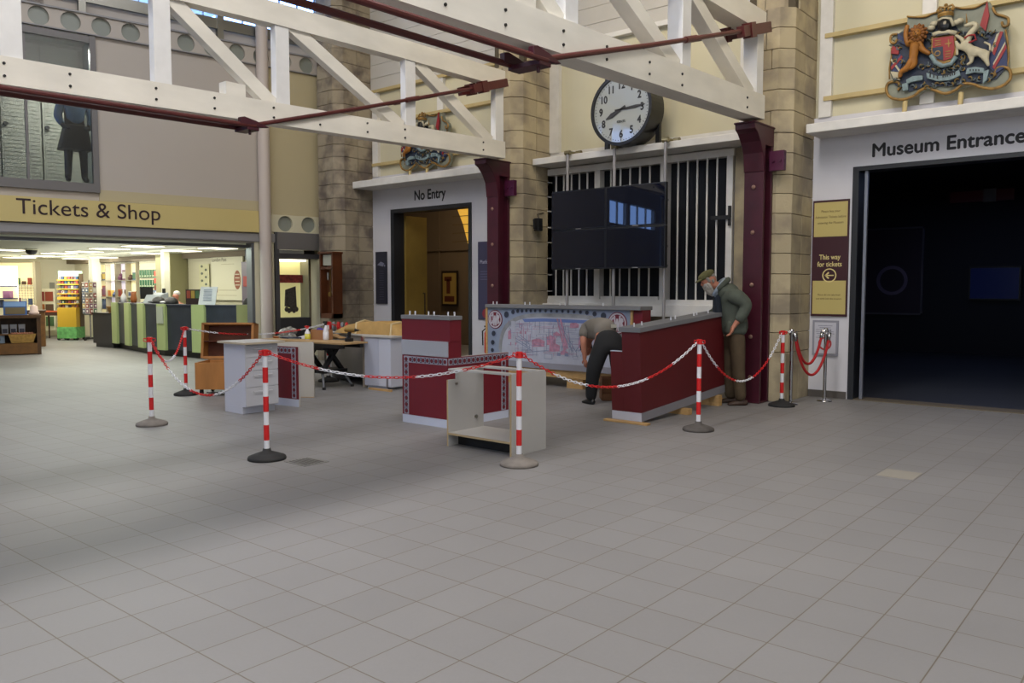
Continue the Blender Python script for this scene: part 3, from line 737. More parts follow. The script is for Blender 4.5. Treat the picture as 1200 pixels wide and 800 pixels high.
# purple information panels either side of the door
def info(x, w, z0, z1, col, label, body):
    r = thing('information_panel', label, 'information panel', (x, YW - .025, z0))
    G().box(0, w, 0, .02, 0, z1 - z0).build('board', mat('panel_' + col, col, .5), r)
    body(r, w, z1 - z0)
    return r
def bl(r, w, h):
    text_obj('heading', 'Heritage', .05, mat('pale_print', 'b8b8cc', .5), r, (.04, -.003, h * .74), depth=.0006)
    g = G()
    for k in range(14): g.box(w * .25, w * .72, -.002, 0, h * .62 - k * .07, h * .62 - k * .07 + .012)
    g.build('small_print', mat('dim_print', '55566a', .5), r)
    G().disc((w * .72, h * .76), .03, -.003, 0).build('dot', mat('white_dot', 'cfcfd8', .5), r)
for a_ in (1,):
    r = thing('information_panel', 'narrow dark navy information panel left of the No Entry doorway', 'information panel', (-13.66, YW - .025, 1.22))
    G().box(0, .36, 0, .02, 0, 1.12).build('board', mat('navy_panel', '2b2c3a', .5), r)
    g = G(); g.prism([(.06, .84), (.24, .80), (.28, .87), (.17, .91)], -.002, 0); g.disc((.29, .82), .022, -.003, 0); g.build('motif', mat('motif_grey', '77798c', .5), r)
    g = G()
    for k in range(13): g.box(.12, .26, -.002, 0, .70 - k * .05, .712 - k * .05)
    g.build('print', mat('dim_print', '4b4c60', .5), r)
r = thing('information_panel', 'purple information panel with white heading right of the No Entry doorway', 'information panel', (-10.66, YW - .025, .95))
G().box(0, .62, 0, .02, 0, 1.5).build('board', mat('purple_panel', '3d3a58', .5), r)
text_obj('heading', 'Platforms', .095, mat('pale_print', 'b8b8cc', .5), r, (.05, -.003, 1.08), depth=.0006)
g = G()
for k in range(4): g.box(.06, .5, -.002, 0, .92 - k * .05, .935 - k * .05)
g.build('print', mat('dim_print2', '5d5a78', .5), r)
G().disc((.2, .12), .09, -.003, 0).build('red_spot', mat('red_spot', '8a2438', .5), r); G().box(.32, .55, -.003, 0, .03, .2).build('logo_block', mat('grey_block', '8a8aa0', .5), r)
# extinguisher and its sign
r = thing('fire_extinguisher', 'red fire extinguisher on the wall left of the mural counter', 'fire extinguisher', (-10.28, 11.60, .32)); G().box(-.06, .06, .05, .15, .3, .42).build('wall_hook', black_m, r)
g = G(); g.lathe([(0, 0), (.075, 0), (.08, .02), (.08, .38), (.06, .44), (.03, .47), (0, .47)], n=20); g.build('cylinder', red_pl, r, smooth=True)
g = G(); g.cyl((0, 0, .46), (0, 0, .52), .02, n=10); g.box(-.02, .02, -.1, .02, .5, .53); g.tube([(0, -.03, .5), (-.1, -.06, .42), (-.11, -.04, .15)], .012); g.build('valve_and_hose', black_m, r)
r = thing('fire_point_sign', 'small red fire point sign above the extinguisher', 'sign', (-10.36, YW - .02, .88))
G().box(0, .2, 0, .01, 0, .26).build('plate', mat('sign_frame_grey', '6c6c72', .5), r); G().box(.02, .18, -.003, 0, .1, .24).build('red_field', mat('sign_red', 'b0383a', .5), r)

# ---- long-case wall clock on the left pier
r = thing('pendulum_clock', 'tall narrow wooden pendulum wall clock on the left stone pier', 'clock', (-14.06, 10.74, .93))
g = G(); g.box(-.02, .38, -.0, .08, 0, 1.36)
for (a_, b_) in ((-.04, .0), (.36, .4)): g.box(a_, b_, -.17, .08, 0, 1.36)
g.box(-.04, .4, -.17, .08, 0, .10); g.box(-.06, .42, -.19, .09, 1.34, 1.38); g.box(-.04, .4, -.17, -.15, 1.02, 1.07)
g.build('case', mat('dark_walnut_case', '5a3018', .45, var=.15, scale=6), r, bevel=.004)
G().box(.05, .31, -.14, -.12, 1.1, 1.32).build('dial', mat('dial_cream', 'a7a698', .5), r)
g = G(); g.cyl((.18, -.06, 1.05), (.18, -.06, .5), .008, n=8); g.cyl((.18, -.09, .5), (.18, -.05, .5), .05, n=20); g.build('pendulum', brass, r)
for x, z in ((.1, .8), (.26, .55)): G().cyl((x, -.06, z + .15), (x, -.06, z), .025, n=12).build('weight', chrome, r)
# red brush/bottle rack low on the pier
r = thing('wall_rack', 'small rack of red handles at the foot of the left pier', 'rack', (-13.6, 10.8, .72)) if False else None

# ================================================================== CRESTS
def cr(cx, cy):
    X = -3.69839 + 1.84870e-3 * cx - 1.632e-7 * cx * cx + 5.0452e-5 * cy + 7.17e-9 * cx * cy
    Z = 5.43812 - 4.00758e-4 * cx + 2.9935e-8 * cx * cx - 1.89080e-3 * cy + 1.7465e-7 * cx * cy
    return (X + 2.508, Z - 4.481)
def crs(pts): return [cr(*p) for p in pts]
def crest(loc, label):
    r = thing('royal_crest', label, 'coat of arms', loc, 0, 'painted royal coats of arms')
    gilt = mat('crest_gilt', '8a6a34', .5, .2, var=.4, scale=12, bump=.5); blue = mat('crest_navy', '1f2a40', .6, var=.3, scale=14, bump=.5)
    redc = mat('crest_red', '8c1f25', .55); whitec = mat('crest_white', 'b5ae96', .6, var=.12, scale=14); grey = mat('crest_grey_mantle', '7c8074', .6, var=.15, scale=8, bump=.3)
    liond = mat('crest_lion', '95601f', .55, var=.2, scale=12, bump=.4); pale = mat('crest_pale_blue', '74878d', .6, var=.2, scale=20)
    out = [(385, 118), (500, 125), (600, 85), (630, 50), (720, 60), (850, 60), (960, 15), (985, 60), (1010, 100), (1080, 120), (1100, 160), (1075, 215), (1090, 330),
           (1100, 470), (1110, 530), (1070, 600), (990, 635), (900, 620), (840, 600), (760, 620), (690, 665), (640, 670), (560, 640), (500, 640), (440, 680), (350, 708),
           (270, 690), (238, 640), (250, 590), (280, 570), (258, 500), (270, 400), (275, 330), (250, 320), (300, 290), (265, 280), (285, 250), (320, 240), (380, 190)]
    g = G(); g.prism(crs(out), -.03, .06); g.build('backboard', grey, r, bevel=.01)
    # darker field behind the supporters
    g = G(); g.prism(crs([(330, 240), (420, 200), (560, 240), (600, 160), (700, 160), (760, 230), (930, 230), (1050, 230), (1080, 330), (1090, 470), (1010, 560), (900, 590), (700, 610), (520, 610), (400, 650), (300, 600), (270, 480), (290, 340)]), -.05, -.03)
    g.build('field', blue, r)
    # gilt rim and scrolls
    def rim(pts, rad):
        P = [Vector((cr(*p)[0], -.05, cr(*p)[1])) for p in pts]; out_ = []
        for i in range(len(P) - 1):
            a, b_, c, d = P[max(i - 1, 0)], P[i], P[i + 1], P[min(i + 2, len(P) - 1)]
            for q in range(5):
                t = q / 5; out_.append(.5 * ((2 * b_) + (c - a) * t + (2 * a - 5 * b_ + 4 * c - d) * t * t + (3 * b_ - a - 3 * c + d) * t ** 3))
        return out_ + [P[-1]]
    g = G()
    for pl_, rd in (([(385, 122), (440, 128), (510, 125), (560, 105), (605, 90)], .014), ([(725, 60), (790, 68), (860, 62), (910, 38), (950, 20)], .014),
                    ([(985, 60), (1010, 105), (1060, 120), (1095, 140), (1090, 185), (1060, 190), (1050, 160)], .018), ([(1075, 215), (1090, 300), (1098, 400), (1085, 470)], .014),
                    ([(1000, 540), (1010, 490), (1060, 475), (1105, 500), (1108, 560), (1060, 605), (990, 628), (910, 620), (850, 598), (780, 595), (720, 640), (650, 662), (580, 640), (520, 625), (480, 640), (430, 680), (350, 705), (270, 690), (240, 640), (255, 590), (310, 580), (340, 610), (320, 640)], .022),
                    ([(262, 560), (262, 480), (275, 400), (275, 340)], .012), ([(320, 245), (275, 255), (270, 300), (300, 310), (315, 280)], .018)):
        g.tube(rim(pl_, rd), rd * .85, 8)
    g.build('gilt_border', gilt, r, smooth=True)
    # flags
    g = G()
    g.prism(crs([(960, 300), (1060, 230), (1085, 330), (1090, 470), (1010, 520), (950, 470)]), -.065, -.05, 0)
    for a_ in ([(985, 480), (1080, 320), (1086, 345), (1000, 495)], [(1040, 230), (1062, 232), (1000, 400), (985, 380)]): g.prism(crs(a_), -.075, -.065, 1)
    for a_ in ([(990, 455), (1075, 300), (1078, 315), (992, 470)], [(1015, 250), (1036, 235), (985, 375), (975, 360)]): g.prism(crs(a_), -.073, -.065, 2)
    g.prism(crs([(900, 190), (950, 20), (965, 120), (940, 230)]), -.09, -.06, 1)
    fl_ = [mat('flag_blue', '25325c', .6), redc, whitec]; g.build('flag', fl_, r); g = G()
    g.prism(crs([(270, 470), (340, 380), (370, 420), (330, 510), (280, 510)]), -.065, -.05, 0)
    g.prism(crs([(272, 480), (350, 395), (358, 410), (280, 500)]), -.073, -.06, 1); g.prism(crs([(280, 420), (340, 500), (330, 510), (272, 430)]), -.072, -.06, 2)
    g.prism(crs([(270, 510), (335, 515), (340, 570), (300, 570)]), -.072, -.06, 2); g.prism(crs([(285, 330), (330, 340), (330, 390), (275, 385)]), -.072, -.06, 1)
    g.prism(crs([(320, 240), (385, 290), (380, 330), (330, 300)]), -.08, -.05, 0)
    g.build('flag', fl_, r)
    # shield
    sh = [(575, 285), (720, 265), (725, 360), (710, 420), (650, 440), (600, 425), (572, 370)]
    g = G(); g.prism(crs([(565, 275), (730, 255), (738, 365), (720, 435), (650, 458), (585, 440), (560, 375)]), -.10, -.04, 0); g.prism(crs(sh), -.115, -.09, 1)
    g.prism(crs([(572, 350), (645, 340), (648, 438), (600, 425), (573, 372)]), -.119, -.11, 2)
    for k in range(3):
        g.prism(crs([(590, 300 + k * 16), (632, 294 + k * 16), (632, 300 + k * 16), (590, 306 + k * 16)]), -.121, -.11, 0)
        g.prism(crs([(662, 375 + k * 18), (700, 369 + k * 18), (700, 376 + k * 18), (662, 382 + k * 18)]), -.121, -.11, 0)
    g.prism(crs([(660, 320), (705, 312), (705, 320), (660, 328)]), -.121, -.11, 0); g.prism(crs([(680, 290), (688, 290), (690, 345), (682, 345)]), -.121, -.11, 0)
    g.build('shield', [gilt, redc, blue], r)
    c0 = cr(608, 390); G().ring(c0, .025, .036, -.124, -.118, n=14).build('harp', gilt, r)
    # garter ribbon below the shield, helmet, crown
    g = G(); g.tube([(*((cr(*p)[0], -.1, cr(*p)[1])),) for p in [(560, 400), (590, 450), (640, 475), (700, 460), (735, 410)]], .028, 8); g.build('garter', pale, r, smooth=True)
    c0 = cr(655, 195); g = G(); g.sph((c0[0], -.09, c0[1]), (.085, .09, .10), n=16); g.box(c0[0] - .09, c0[0] + .09, -.14, -.02, c0[1] - .12, c0[1] - .07)
    g.build('helmet', mat('helmet_black', '14161a', .3), r, smooth=False)
    g = G(); g.tube([(cr(*p)[0], -.13, cr(*p)[1]) for p in [(610, 165), (650, 145), (700, 150), (720, 200)]], .018, 8)
    g.tube([(cr(*p)[0], -.12, cr(*p)[1]) for p in [(575, 260), (620, 245), (690, 240), (740, 250)]], .028, 8)
    for p in ((580, 180), (560, 210), (740, 170), (760, 160)): c1 = cr(*p); g.sph((c1[0], -.09, c1[1]), (.05, .04, .035), n=10)
    g.build('mantling', whitec, r, smooth=True)
    c0 = cr(660, 100); g = G(); g.lathe([(.085, -.05), (.095, -.02), (.09, .0), (.08, .005)], (c0[0], -.08, c0[1] - .01), n=20)
    for k in range(7):
        a = PI * k / 6; x = c0[0] + .085 * math.cos(a); g.sph((x, -.08 - .07 * math.sin(a), c0[1] + .02), (.014, .014, .024), n=8)
    g.tube([(c0[0] - .1, -.08, c0[1] + .03), (c0[0] - .07, -.08, c0[1] + .08), (c0[0], -.08, c0[1] + .06), (c0[0] + .07, -.08, c0[1] + .08), (c0[0] + .1, -.08, c0[1] + .03)], .016, 6)
    g.sph((c0[0], -.08, c0[1] + .09), .025, n=8); g.build('crown', gilt, r)
    def beast(name, m, P, E_, R_, d=-.12):
        V = [(cr(p[0], p[1])[0], d + (p[2] if len(p) > 2 else 0), cr(p[0], p[1])[1]) for p in P]
        return skinned(name, V, E_, [q / 1000 for q in R_], m, r, sub=1)
    # lion rearing, facing out
    P = [(440, 360), (465, 300), (480, 255), (480, 235), (400, 330), (385, 250), (400, 185), (510, 370), (560, 395), (430, 430), (400, 490), (350, 520), (345, 560), (450, 460), (430, 490), (395, 495)]
    E_ = [(0, 1), (1, 2), (2, 3), (1, 4), (4, 5), (5, 6), (1, 7), (7, 8), (0, 9), (9, 10), (10, 11), (11, 12), (0, 13), (13, 14), (14, 15)]
    ln = beast('lion', liond, P, E_, [75, 85, 80, 60, 40, 32, 34, 36, 26, 62, 50, 34, 26, 50, 36, 28])
    c0 = cr(475, 260); g = G()
    for k in range(26):
        a = 2 * PI * k / 13; q_ = .085 if k < 13 else .06; g.sph((c0[0] + q_ * math.cos(a), -.15 - (0 if k < 13 else .03), c0[1] + q_ * math.sin(a) * 1.15), (.026, .03, .04), n=7, R=Matrix.Rotation(-a + PI / 2, 3, 'Y'))
    g.build('mane', mat('crest_mane', '7a4a1a', .6, var=.3, scale=20), ln, smooth=True)
    g = G(); g.sph((c0[0], -.19, c0[1]), (.055, .05, .062), n=14); g.sph((c0[0], -.235, c0[1] - .022), (.03, .025, .025), n=10); g.sph((c0[0] - .045, -.17, c0[1] + .06), .018, n=8); g.sph((c0[0] + .045, -.17, c0[1] + .06), .018, n=8)
    g.build('head', liond, ln, smooth=True)
    g = G(); g.sph((c0[0] - .022, -.232, c0[1] + .018), .008, n=8); g.sph((c0[0] + .022, -.232, c0[1] + .018), .008, n=8); g.sph((c0[0], -.258, c0[1] - .014), (.010, .008, .008), n=8); g.box(c0[0] - .018, c0[0] + .018, -.256, -.25, c0[1] - .036, c0[1] - .032)
    g.build('face', black_m, ln)
    # unicorn rearing to the left
    P = [(850, 380), (900, 370), (945, 400), (800, 340), (830, 260), (880, 205), (870, 180), (790, 200), (770, 350), (745, 340), (735, 300), (730, 260), (780, 290), (745, 360), (745, 405), (950, 440), (965, 480), (840, 420), (850, 450), (810, 470), (975, 380), (975, 330), (930, 310)]
    E_ = [(0, 1), (1, 2), (0, 3), (3, 4), (4, 5), (5, 6), (6, 7), (3, 8), (8, 9), (9, 10), (3, 12), (12, 11), (9, 13), (13, 14), (2, 15), (15, 16), (0, 17), (17, 18), (18, 19), (2, 20), (20, 21), (21, 22)]
    un = beast('unicorn', whitec, P, E_, [60, 55, 60, 60, 45, 42, 40, 22, 30, 24, 18, 16, 26, 18, 16, 34, 16, 34, 24, 14, 14, 14, 12])
    a_ = cr(815, 180); b_ = cr(810, 115); g = G(); g.cyl((a_[0], -.14, a_[1]), (b_[0], -.14, b_[1]), .012, .003, n=8); g.build('horn', gilt, un)
    g = G(); g.tube([(cr(*p)[0], -.155, cr(*p)[1]) for p in [(800, 290), (830, 270), (870, 265), (880, 300), (830, 320)]], .012, 8); g.build('collar', redc, un)
    # motto ribbons
    g = G()
    for pl_ in ([(525, 520), (600, 545), (680, 540), (755, 500), (765, 540), (690, 575), (600, 580), (530, 560)], [(385, 570), (430, 545), (500, 540), (500, 570), (430, 585), (390, 600)],
                [(810, 490), (870, 480), (930, 490), (930, 525), (860, 520), (800, 535)], [(355, 600), (395, 590), (400, 640), (360, 650)], [(925, 510), (965, 500), (950, 570), (920, 600)]):
        g.prism(crs(pl_), -.10, -.05)
    g.build('motto_ribbon', pale, r, bevel=.006)
    g = G()
    for x in (550, 575, 600, 640, 655, 670, 690, 705, 720): y = 548 - abs(x - 600) * .12 if x < 600 else 552 - (x - 600) * .22; g.prism(crs([(x, y - 10), (x + 9, y - 12), (x + 9, y + 12), (x, y + 14)]), -.104, -.1)
    for x in (830, 850, 870, 890): g.prism(crs([(x, 497), (x + 8, 497), (x + 8, 512), (x, 512)]), -.104, -.1)
    g.build('motto_marks', black_text, r)
    g = G(); rl = random.Random(11)
    for (x, y) in [(480, 480), (510, 470), (540, 470), (555, 500), (590, 500), (630, 510), (670, 505), (710, 495), (745, 480), (775, 460), (790, 500), (500, 600), (540, 610), (590, 615), (640, 610), (690, 600), (740, 585), (790, 570), (840, 560), (890, 565), (940, 560), (975, 545),
                   (340, 600), (310, 560), (430, 620), (330, 350), (345, 300), (370, 290), (545, 300), (550, 340), (560, 250), (530, 220), (740, 300), (755, 240), (930, 260), (960, 250), (990, 230), (900, 240), (1000, 330), (300, 440), (350, 450), (720, 470), (760, 420), (790, 395), (770, 280)]:
        c1 = cr(x, y)
        for q in range(3):
            ox, oz, a0, rr_ = c1[0] + rl.uniform(-.03, .03), c1[1] + rl.uniform(-.025, .025), rl.uniform(0, 6.28), rl.uniform(.012, .03)
            g.tube([(ox + rr_ * math.cos(a0 + t * .7), -.062 - .012 * math.sin(t * .6), oz + rr_ * math.sin(a0 + t * .7)) for t in range(6)], [.004, .008, .010, .010, .008, .004], 6, (q + int(x)) % 3)
    tag(g.build('leaf_carving', [mat('crest_dark_green', '454a40', .6), mat('crest_slate', '55616a', .6), mat('crest_ochre', '7c6436', .6)], r, smooth=True), kind='stuff')
    return r
c1 = crest((-2.508, 11.62, 4.481), 'large painted royal coat of arms with lion and unicorn above Museum Entrance')
dup(c1, (-11.95, 11.62, 4.43), 0, 'painted royal coat of arms half hidden by the truss above No Entry')
for n_, xs_ in enumerate(((-3.0, -2.35), (-12.4, -11.9))):
    g = G()
    for x in xs_: g.cyl((x, 11.55, 3.75), (x, 11.6, 4.0), .03, n=10)
    struct(g.build('trim_%d' % (60 + n_), cream_rail))

# ================================================================== WORK AREA
def counter_pegs(g, pts, z, m=0, R=None):
    for (x, y) in pts:
        p, q = Vector((x, y, z)), Vector((x, y, z + .045))
        if R: p, q = R @ p, R @ q
        g.cyl(p, q, .009, n=8, m=m)
# ---- the mural counter
MW = 2.78
r = thing('mural_counter', 'long counter front printed with a station mural and two round crests', 'counter', (-9.07, 10.22, 0))
G().box(0, MW, 0, .22, .28, 1.24).build('body', mat('mural_back', '8a8f9c', .6), r)
G().box(-.01, MW + .2, -.06, .28, 1.235, 1.29).build('worktop', grey_cap, r, bevel=.004)
G().box(-.045, 0, -.01, .23, .15, 1.235).build('edge_strip', ply, r); G().box(MW, MW + .04, -.01, .23, .28, 1.235).build('edge_strip', ply, r)
G().box(MW + .05, MW + .2, .0, .23, .28, 1.235).build('end_panel', red_lam, r)
G().box(0, MW, .03, .2, .155, .28).build('plinth', ply, r)
g = G(); g.box(.2, .5, .05, .2, 0, .15); g.box(1.6, 1.9, .05, .2, 0, .15); g.box(2.4, 2.6, .05, .2, 0, .15); g.build('support_block', ply, r)
g = G(); counter_pegs(g, [(.12, 0), (.2, 0), (.8, 0), (.9, 0), (1.5, 0), (1.6, 0), (2.3, 0)], 1.29); g.build('pegs', white_pl, r)
mu_m = [mat('mural_grey_blue', '8793aa', .5, var=.08, scale=2), mat('mural_pale', 'adb0c0', .5, var=.08, scale=6, c2=None), mat('mural_arch', '8b8d92', .5, var=.25, scale=5), mat('mural_dark', '2e3444', .5),
        mat('mural_pink', 'b08096', .5, var=.22, scale=14), mat('mural_line', '7d86a3', .5), mat('mural_blue', '6478b0', .5), mat('mural_skirt', '8b8a94', .5)]
g = G()
y = -.003
g.box(0, MW, y, 0, .28, 1.235, 0)
def arch(t): # outer arch curve
    return t
# arch opening (pale map area)
cx_, a_out, z0, zt_ = 1.48, 1.22, .40, 1.14
def ell(a, hz, k): return (cx_ + a * math.copysign(abs(math.cos(k)) ** .55, math.cos(k)), z0 + hz * abs(math.sin(k)) ** .62)
outer = [ell(1.24, .76, PI * i / 40) for i in range(41)]; inner = [ell(1.17, .70, PI * i / 40) for i in range(41)]
g.prism([(.32, .40)] + outer[::-1][1:-1] + [(2.72, .40)], y - .002, y, 2)
g.prism(inner[::-1], y - .004, y - .002, 1)
g.prism([(.32, .36), (2.72, .36), (2.72, .41), (.32, .41)], y - .005, y, 1)
g.box(0, MW, y - .006, y, .28, .375, 7)
# blue strip under the crown of the arch
g.prism([(.75, 1.06), (1.2, 1.08), (2.0, 1.07), (2.2, 1.04), (2.0, 1.02), (1.2, 1.03), (.8, 1.01)], y - .006, y - .004, 6)
# spandrel holes
for (x, z, rr) in ((.42, 1.12, .062), (.56, 1.165, .045), (.66, 1.18, .038), (.75, 1.185, .034), (.84, 1.19, .031), (.93, 1.19, .031), (1.02, 1.192, .03), (1.12, 1.194, .029), (1.23, 1.194, .029), (1.34, 1.194, .029), (1.45, 1.194, .029), (1.56, 1.194, .029), (1.67, 1.192, .03), (1.78, 1.19, .031),
                   (1.9, 1.188, .034), (2.02, 1.18, .04), (2.16, 1.165, .046), (2.32, 1.14, .06), (.14, .80, .055), (.12, .65, .05), (.11, .52, .042)):
    g.disc((x, z), rr, y - .004, y - .001, 5, n=20); g.disc((x - .006, z + .004), rr * .8, y - .006, y - .004, 3, n=20)
rnd = random.Random(4)
# buildings, roofs and track lines drawn in the mural
for ki_, (x0, x1, z0_, z1_) in enumerate(((.95, 1.2, .62, .74), (1.25, 1.42, .66, .80), (1.3, 1.5, .56, .68), (1.7, 1.86, .94, 1.02), (.45, .56, .72, .86), (1.52, 1.66, .52, .58), (.5, .62, .62, .68), (1.86, 1.95, .64, .8), (1.38, 1.5, .80, .86))):
    g.prism([(x0, z0_), (x1, z0_ + .01), (x1 + .01, z1_ - .02), ((x0 + x1) / 2, z1_ + .02), (x0, z1_ - .01)], y - .0055 - ki_ * .00012, y - .004, 4)
for k in range(260):
    x = rnd.uniform(.42, 2.3); z = rnd.uniform(.46, 1.0); w_ = rnd.uniform(.02, .2); v = rnd.random() < .45
    if v: g.box(x, x + .004, y - .0068 - k * .000006, y - .004, z, min(z + w_, 1.03), rnd.choice((5, 5, 4)))
    else: g.box(x, min(x + w_ * 1.6, 2.3), y - .0068 - k * .000006, y - .004, z, z + .004, rnd.choice((5, 5, 4)))
for (p_, q_) in (((.62, .7), (.95, .56)), ((.62, .74), (.92, .60)), ((.66, .78), (.9, .66)), ((.7, .8), (.88, .7)), ((.6, .5), (1.3, .58)), ((1.45, 1.05), (1.75, .58)), ((1.47, 1.05), (1.8, .6)), ((1.62, .98), (1.55, .6)), ((1.66, .98), (1.72, .6)), ((1.8, .58), (2.1, .95)), ((1.86, .58), (2.18, .92)), ((.62, .5), (.5, .9))):
    d = Vector((q_[0] - p_[0], q_[1] - p_[1])).normalized(); nn = Vector((-d.y, d.x)) * .004
    g.prism([(p_[0] - nn.x, p_[1] - nn.y), (q_[0] - nn.x, q_[1] - nn.y), (q_[0] + nn.x, q_[1] + nn.y), (p_[0] + nn.x, p_[1] + nn.y)], y - .0075, y - .004, 5)
for (p_, q_) in (((1.44, 1.08), (1.58, .6)), ((1.5, 1.08), (1.62, .62))):
    g.prism([(p_[0], p_[1]), (p_[0] + .03, p_[1]), (q_[0] + .05, q_[1]), (q_[0], q_[1])], y - .0072, y - .004, 4)
g.ring((.72, .95), .028, .036, y - .007, y - .004, 4, n=20)
for (x, z) in ((.7, .82), (.8, .82)): g.box(x, x + .03, y - .007, y - .004, z, z + .04, 4)
g.box(1.2, 1.36, y - .006, y - .0045, .44, .52, 5); g.box(1.21, 1.35, y - .0075, y - .006, .448, .512, 1)
for (x, z) in ((1.45, .5), (1.6, .5)): g.box(x, x + .07, y - .007, y - .004, z, z + .05, 5)
g.box(.52, .6, y - .008, y - .004, .42, 1.02, 1)
g.build('mural', mu_m, r)
def roundel(x, z, R, parent):
    q = bpy.data.objects.new('roundel', None)
    g = G(); c = (x, z); m_ = [mat('roundel_maroon', '6e1d30', .5), mat('roundel_pale', 'b7b3bd', .5)]
    g.disc(c, R, y - .010, y - .002, 0, n=36); g.ring(c, R * .78, R * .92, y - .012, y - .010, 1, n=36); g.disc(c, R * .72, y - .012, y - .010, 0, n=36)
    o = g.build('roundel', m_, parent)
    # interlaced letters: tall W between G and R
    w_ = R * .085
    g = G()
    cnt_ = [0]
    def st_(p_, q_):
        cnt_[0] += 1
        d = (Vector(q_) - Vector(p_)).normalized(); nn = Vector((-d.y, d.x)) * w_
        g.prism([(x + (p_[0]) * R - nn.x, z + p_[1] * R - nn.y), (x + q_[0] * R - nn.x, z + q_[1] * R - nn.y), (x + q_[0] * R + nn.x, z + q_[1] * R + nn.y), (x + p_[0] * R + nn.x, z + p_[1] * R + nn.y)], y - .014 - cnt_[0] * .0003, y - .012)
    for p_, q_ in (((-.3, .68), (-.14, -.68)), ((-.14, -.68), (0, .4)), ((0, .4), (.14, -.68)), ((.14, -.68), (.3, .68)), ((-.6, .3), (-.62, -.3)), ((-.6, .3), (-.38, .5)), ((-.62, -.3), (-.4, -.48)), ((-.4, -.48), (-.3, -.1)),
                   ((.42, .45), (.42, -.5)), ((.42, .45), (.62, .28)), ((.62, .28), (.44, .02)), ((.44, .02), (.64, -.4))): st_(p_, q_)
    g.build('letters', m_[1], o)
roundel(.17, 1.04, .155, r); roundel(2.56, 1.04, .165, r)
for k in range(14):
    pass

# ---- the centre counter block with patterned panel
def pattern_band(g, x0, x1, z0, z1, yy, vertical, cell=.072, m_bg=0, m_red=1, m_dk=2):
    g.box(x0, x1, yy - .002, yy, z0, z1, m_bg)
    L_ = (z1 - z0) if vertical else (x1 - x0); W_ = (x1 - x0) if vertical else (z1 - z0); n = max(1, int(round(L_ / cell))); c = L_ / n
    for i in range(n):
        s_ = (i + .5) * c
        cx, cz = ((x0 + x1) / 2, z0 + s_) if vertical else (x0 + s_, (z0 + z1) / 2)
        R = min(W_, c) * .34
        g.disc((cx, cz), R, yy - .004, yy - .002, m_dk, n=14); g.disc((cx, cz), R * .78, yy - .005, yy - .004, m_red, n=14)
        if i:
            s2 = i * c
            if vertical:
                g.box(x0 + W_ * .12, x1 - W_ * .12, yy - .004, yy - .002, z0 + s2 - .010, z0 + s2 - .005, m_dk); g.box(x0 + W_ * .12, x1 - W_ * .12, yy - .004, yy - .002, z0 + s2 + .005, z0 + s2 + .010, m_dk)
            else:
                g.box(x0 + s2 - .004, x0 + s2 + .004, yy - .004, yy - .002, z0 + W_ * .15, z1 - W_ * .15, m_dk)
                g.box(x0 + s2 - .013, x0 + s2 + .013, yy - .004, yy - .002, z0 + W_ * .1, z0 + W_ * .2, m_dk); g.box(x0 + s2 - .013, x0 + s2 + .013, yy - .004, yy - .002, z1 - W_ * .2, z1 - W_ * .1, m_dk)
pat = [mat('pattern_grey', '9a9aa8', .5), red_lam, mat('pattern_dark', '352d3c', .5)]
r = thing('ticket_desk_block', 'red counter block with grey cap, white band and patterned border in the middle', 'counter', (-7.03, 6.43, 0))
G().box(0, .73, 0, .02, 0.0, .79).build('front_board', white_mel, r)
G().box(.71, .73, .02, 1.03, 0.0, .79).build('side_board', white_mel, r)
G().box(0, .02, .02, .35, 0.0, .79).build('rear_board', white_mel, r)
G().box(.02, .71, .02, .22, .765, .785).build('inner_shelf', white_mel, r)
g = G(); yy = -.008
g.box(0, .73, yy, 0, .095, .785); g.build('front_panel', red_lam, r)
g = G(); pattern_band(g, .03, .105, .10, .775, yy, True); pattern_band(g, .105, .73, .70, .775, yy, False)
g.build('patterned_border', pat, r)
RY = Matrix.Translation((.73, 0, 0)) @ Matrix.Rotation(PI / 2, 4, 'Z')
g = G(); g.box(0, 1.03, -.008, 0, .095, .785, 0, RY); o = g.build('side_panel', red_lam, r)
sp = bpy.data.objects.new('tmp', None)
g = G(); pattern_band(g, .0, 1.03, .70, .775, 0, False); pattern_band(g, .90, .98, .10, .70, 0, True); g.bm.transform(RY @ Matrix.Translation((0, -.008, 0))); g.build('patterned_border', pat, r)
G().box(-.004, .734, -.006, .0, 0, .095).build('skirting', skirt_m, r)
g = G(); g.box(.73, .736, 0, 1.03, 0, .095); g.build('skirting', skirt_m, r)
# upper block, set toward the rear left
G().box(-.02, .73, .0, .17, .785, .96).build('white_band', mat('band_white', 'a5a8b2', .5), r)
G().box(-.045, .735, .03, .21, .955, 1.20).build('upper_body', red_lam, r)
G().box(.70, .735, .01, .21, .785, .96).build('upper_side', red_lam, r)
G().box(-.05, .745, .02, .22, 1.20, 1.245).build('cap', grey_cap, r, bevel=.003)
g = G(); counter_pegs(g, [(.02, .1), (.11, .1), (.33, .1), (.42, .1), (.64, .1), (.72, .12)], 1.245); g.build('pegs', white_pl, r)

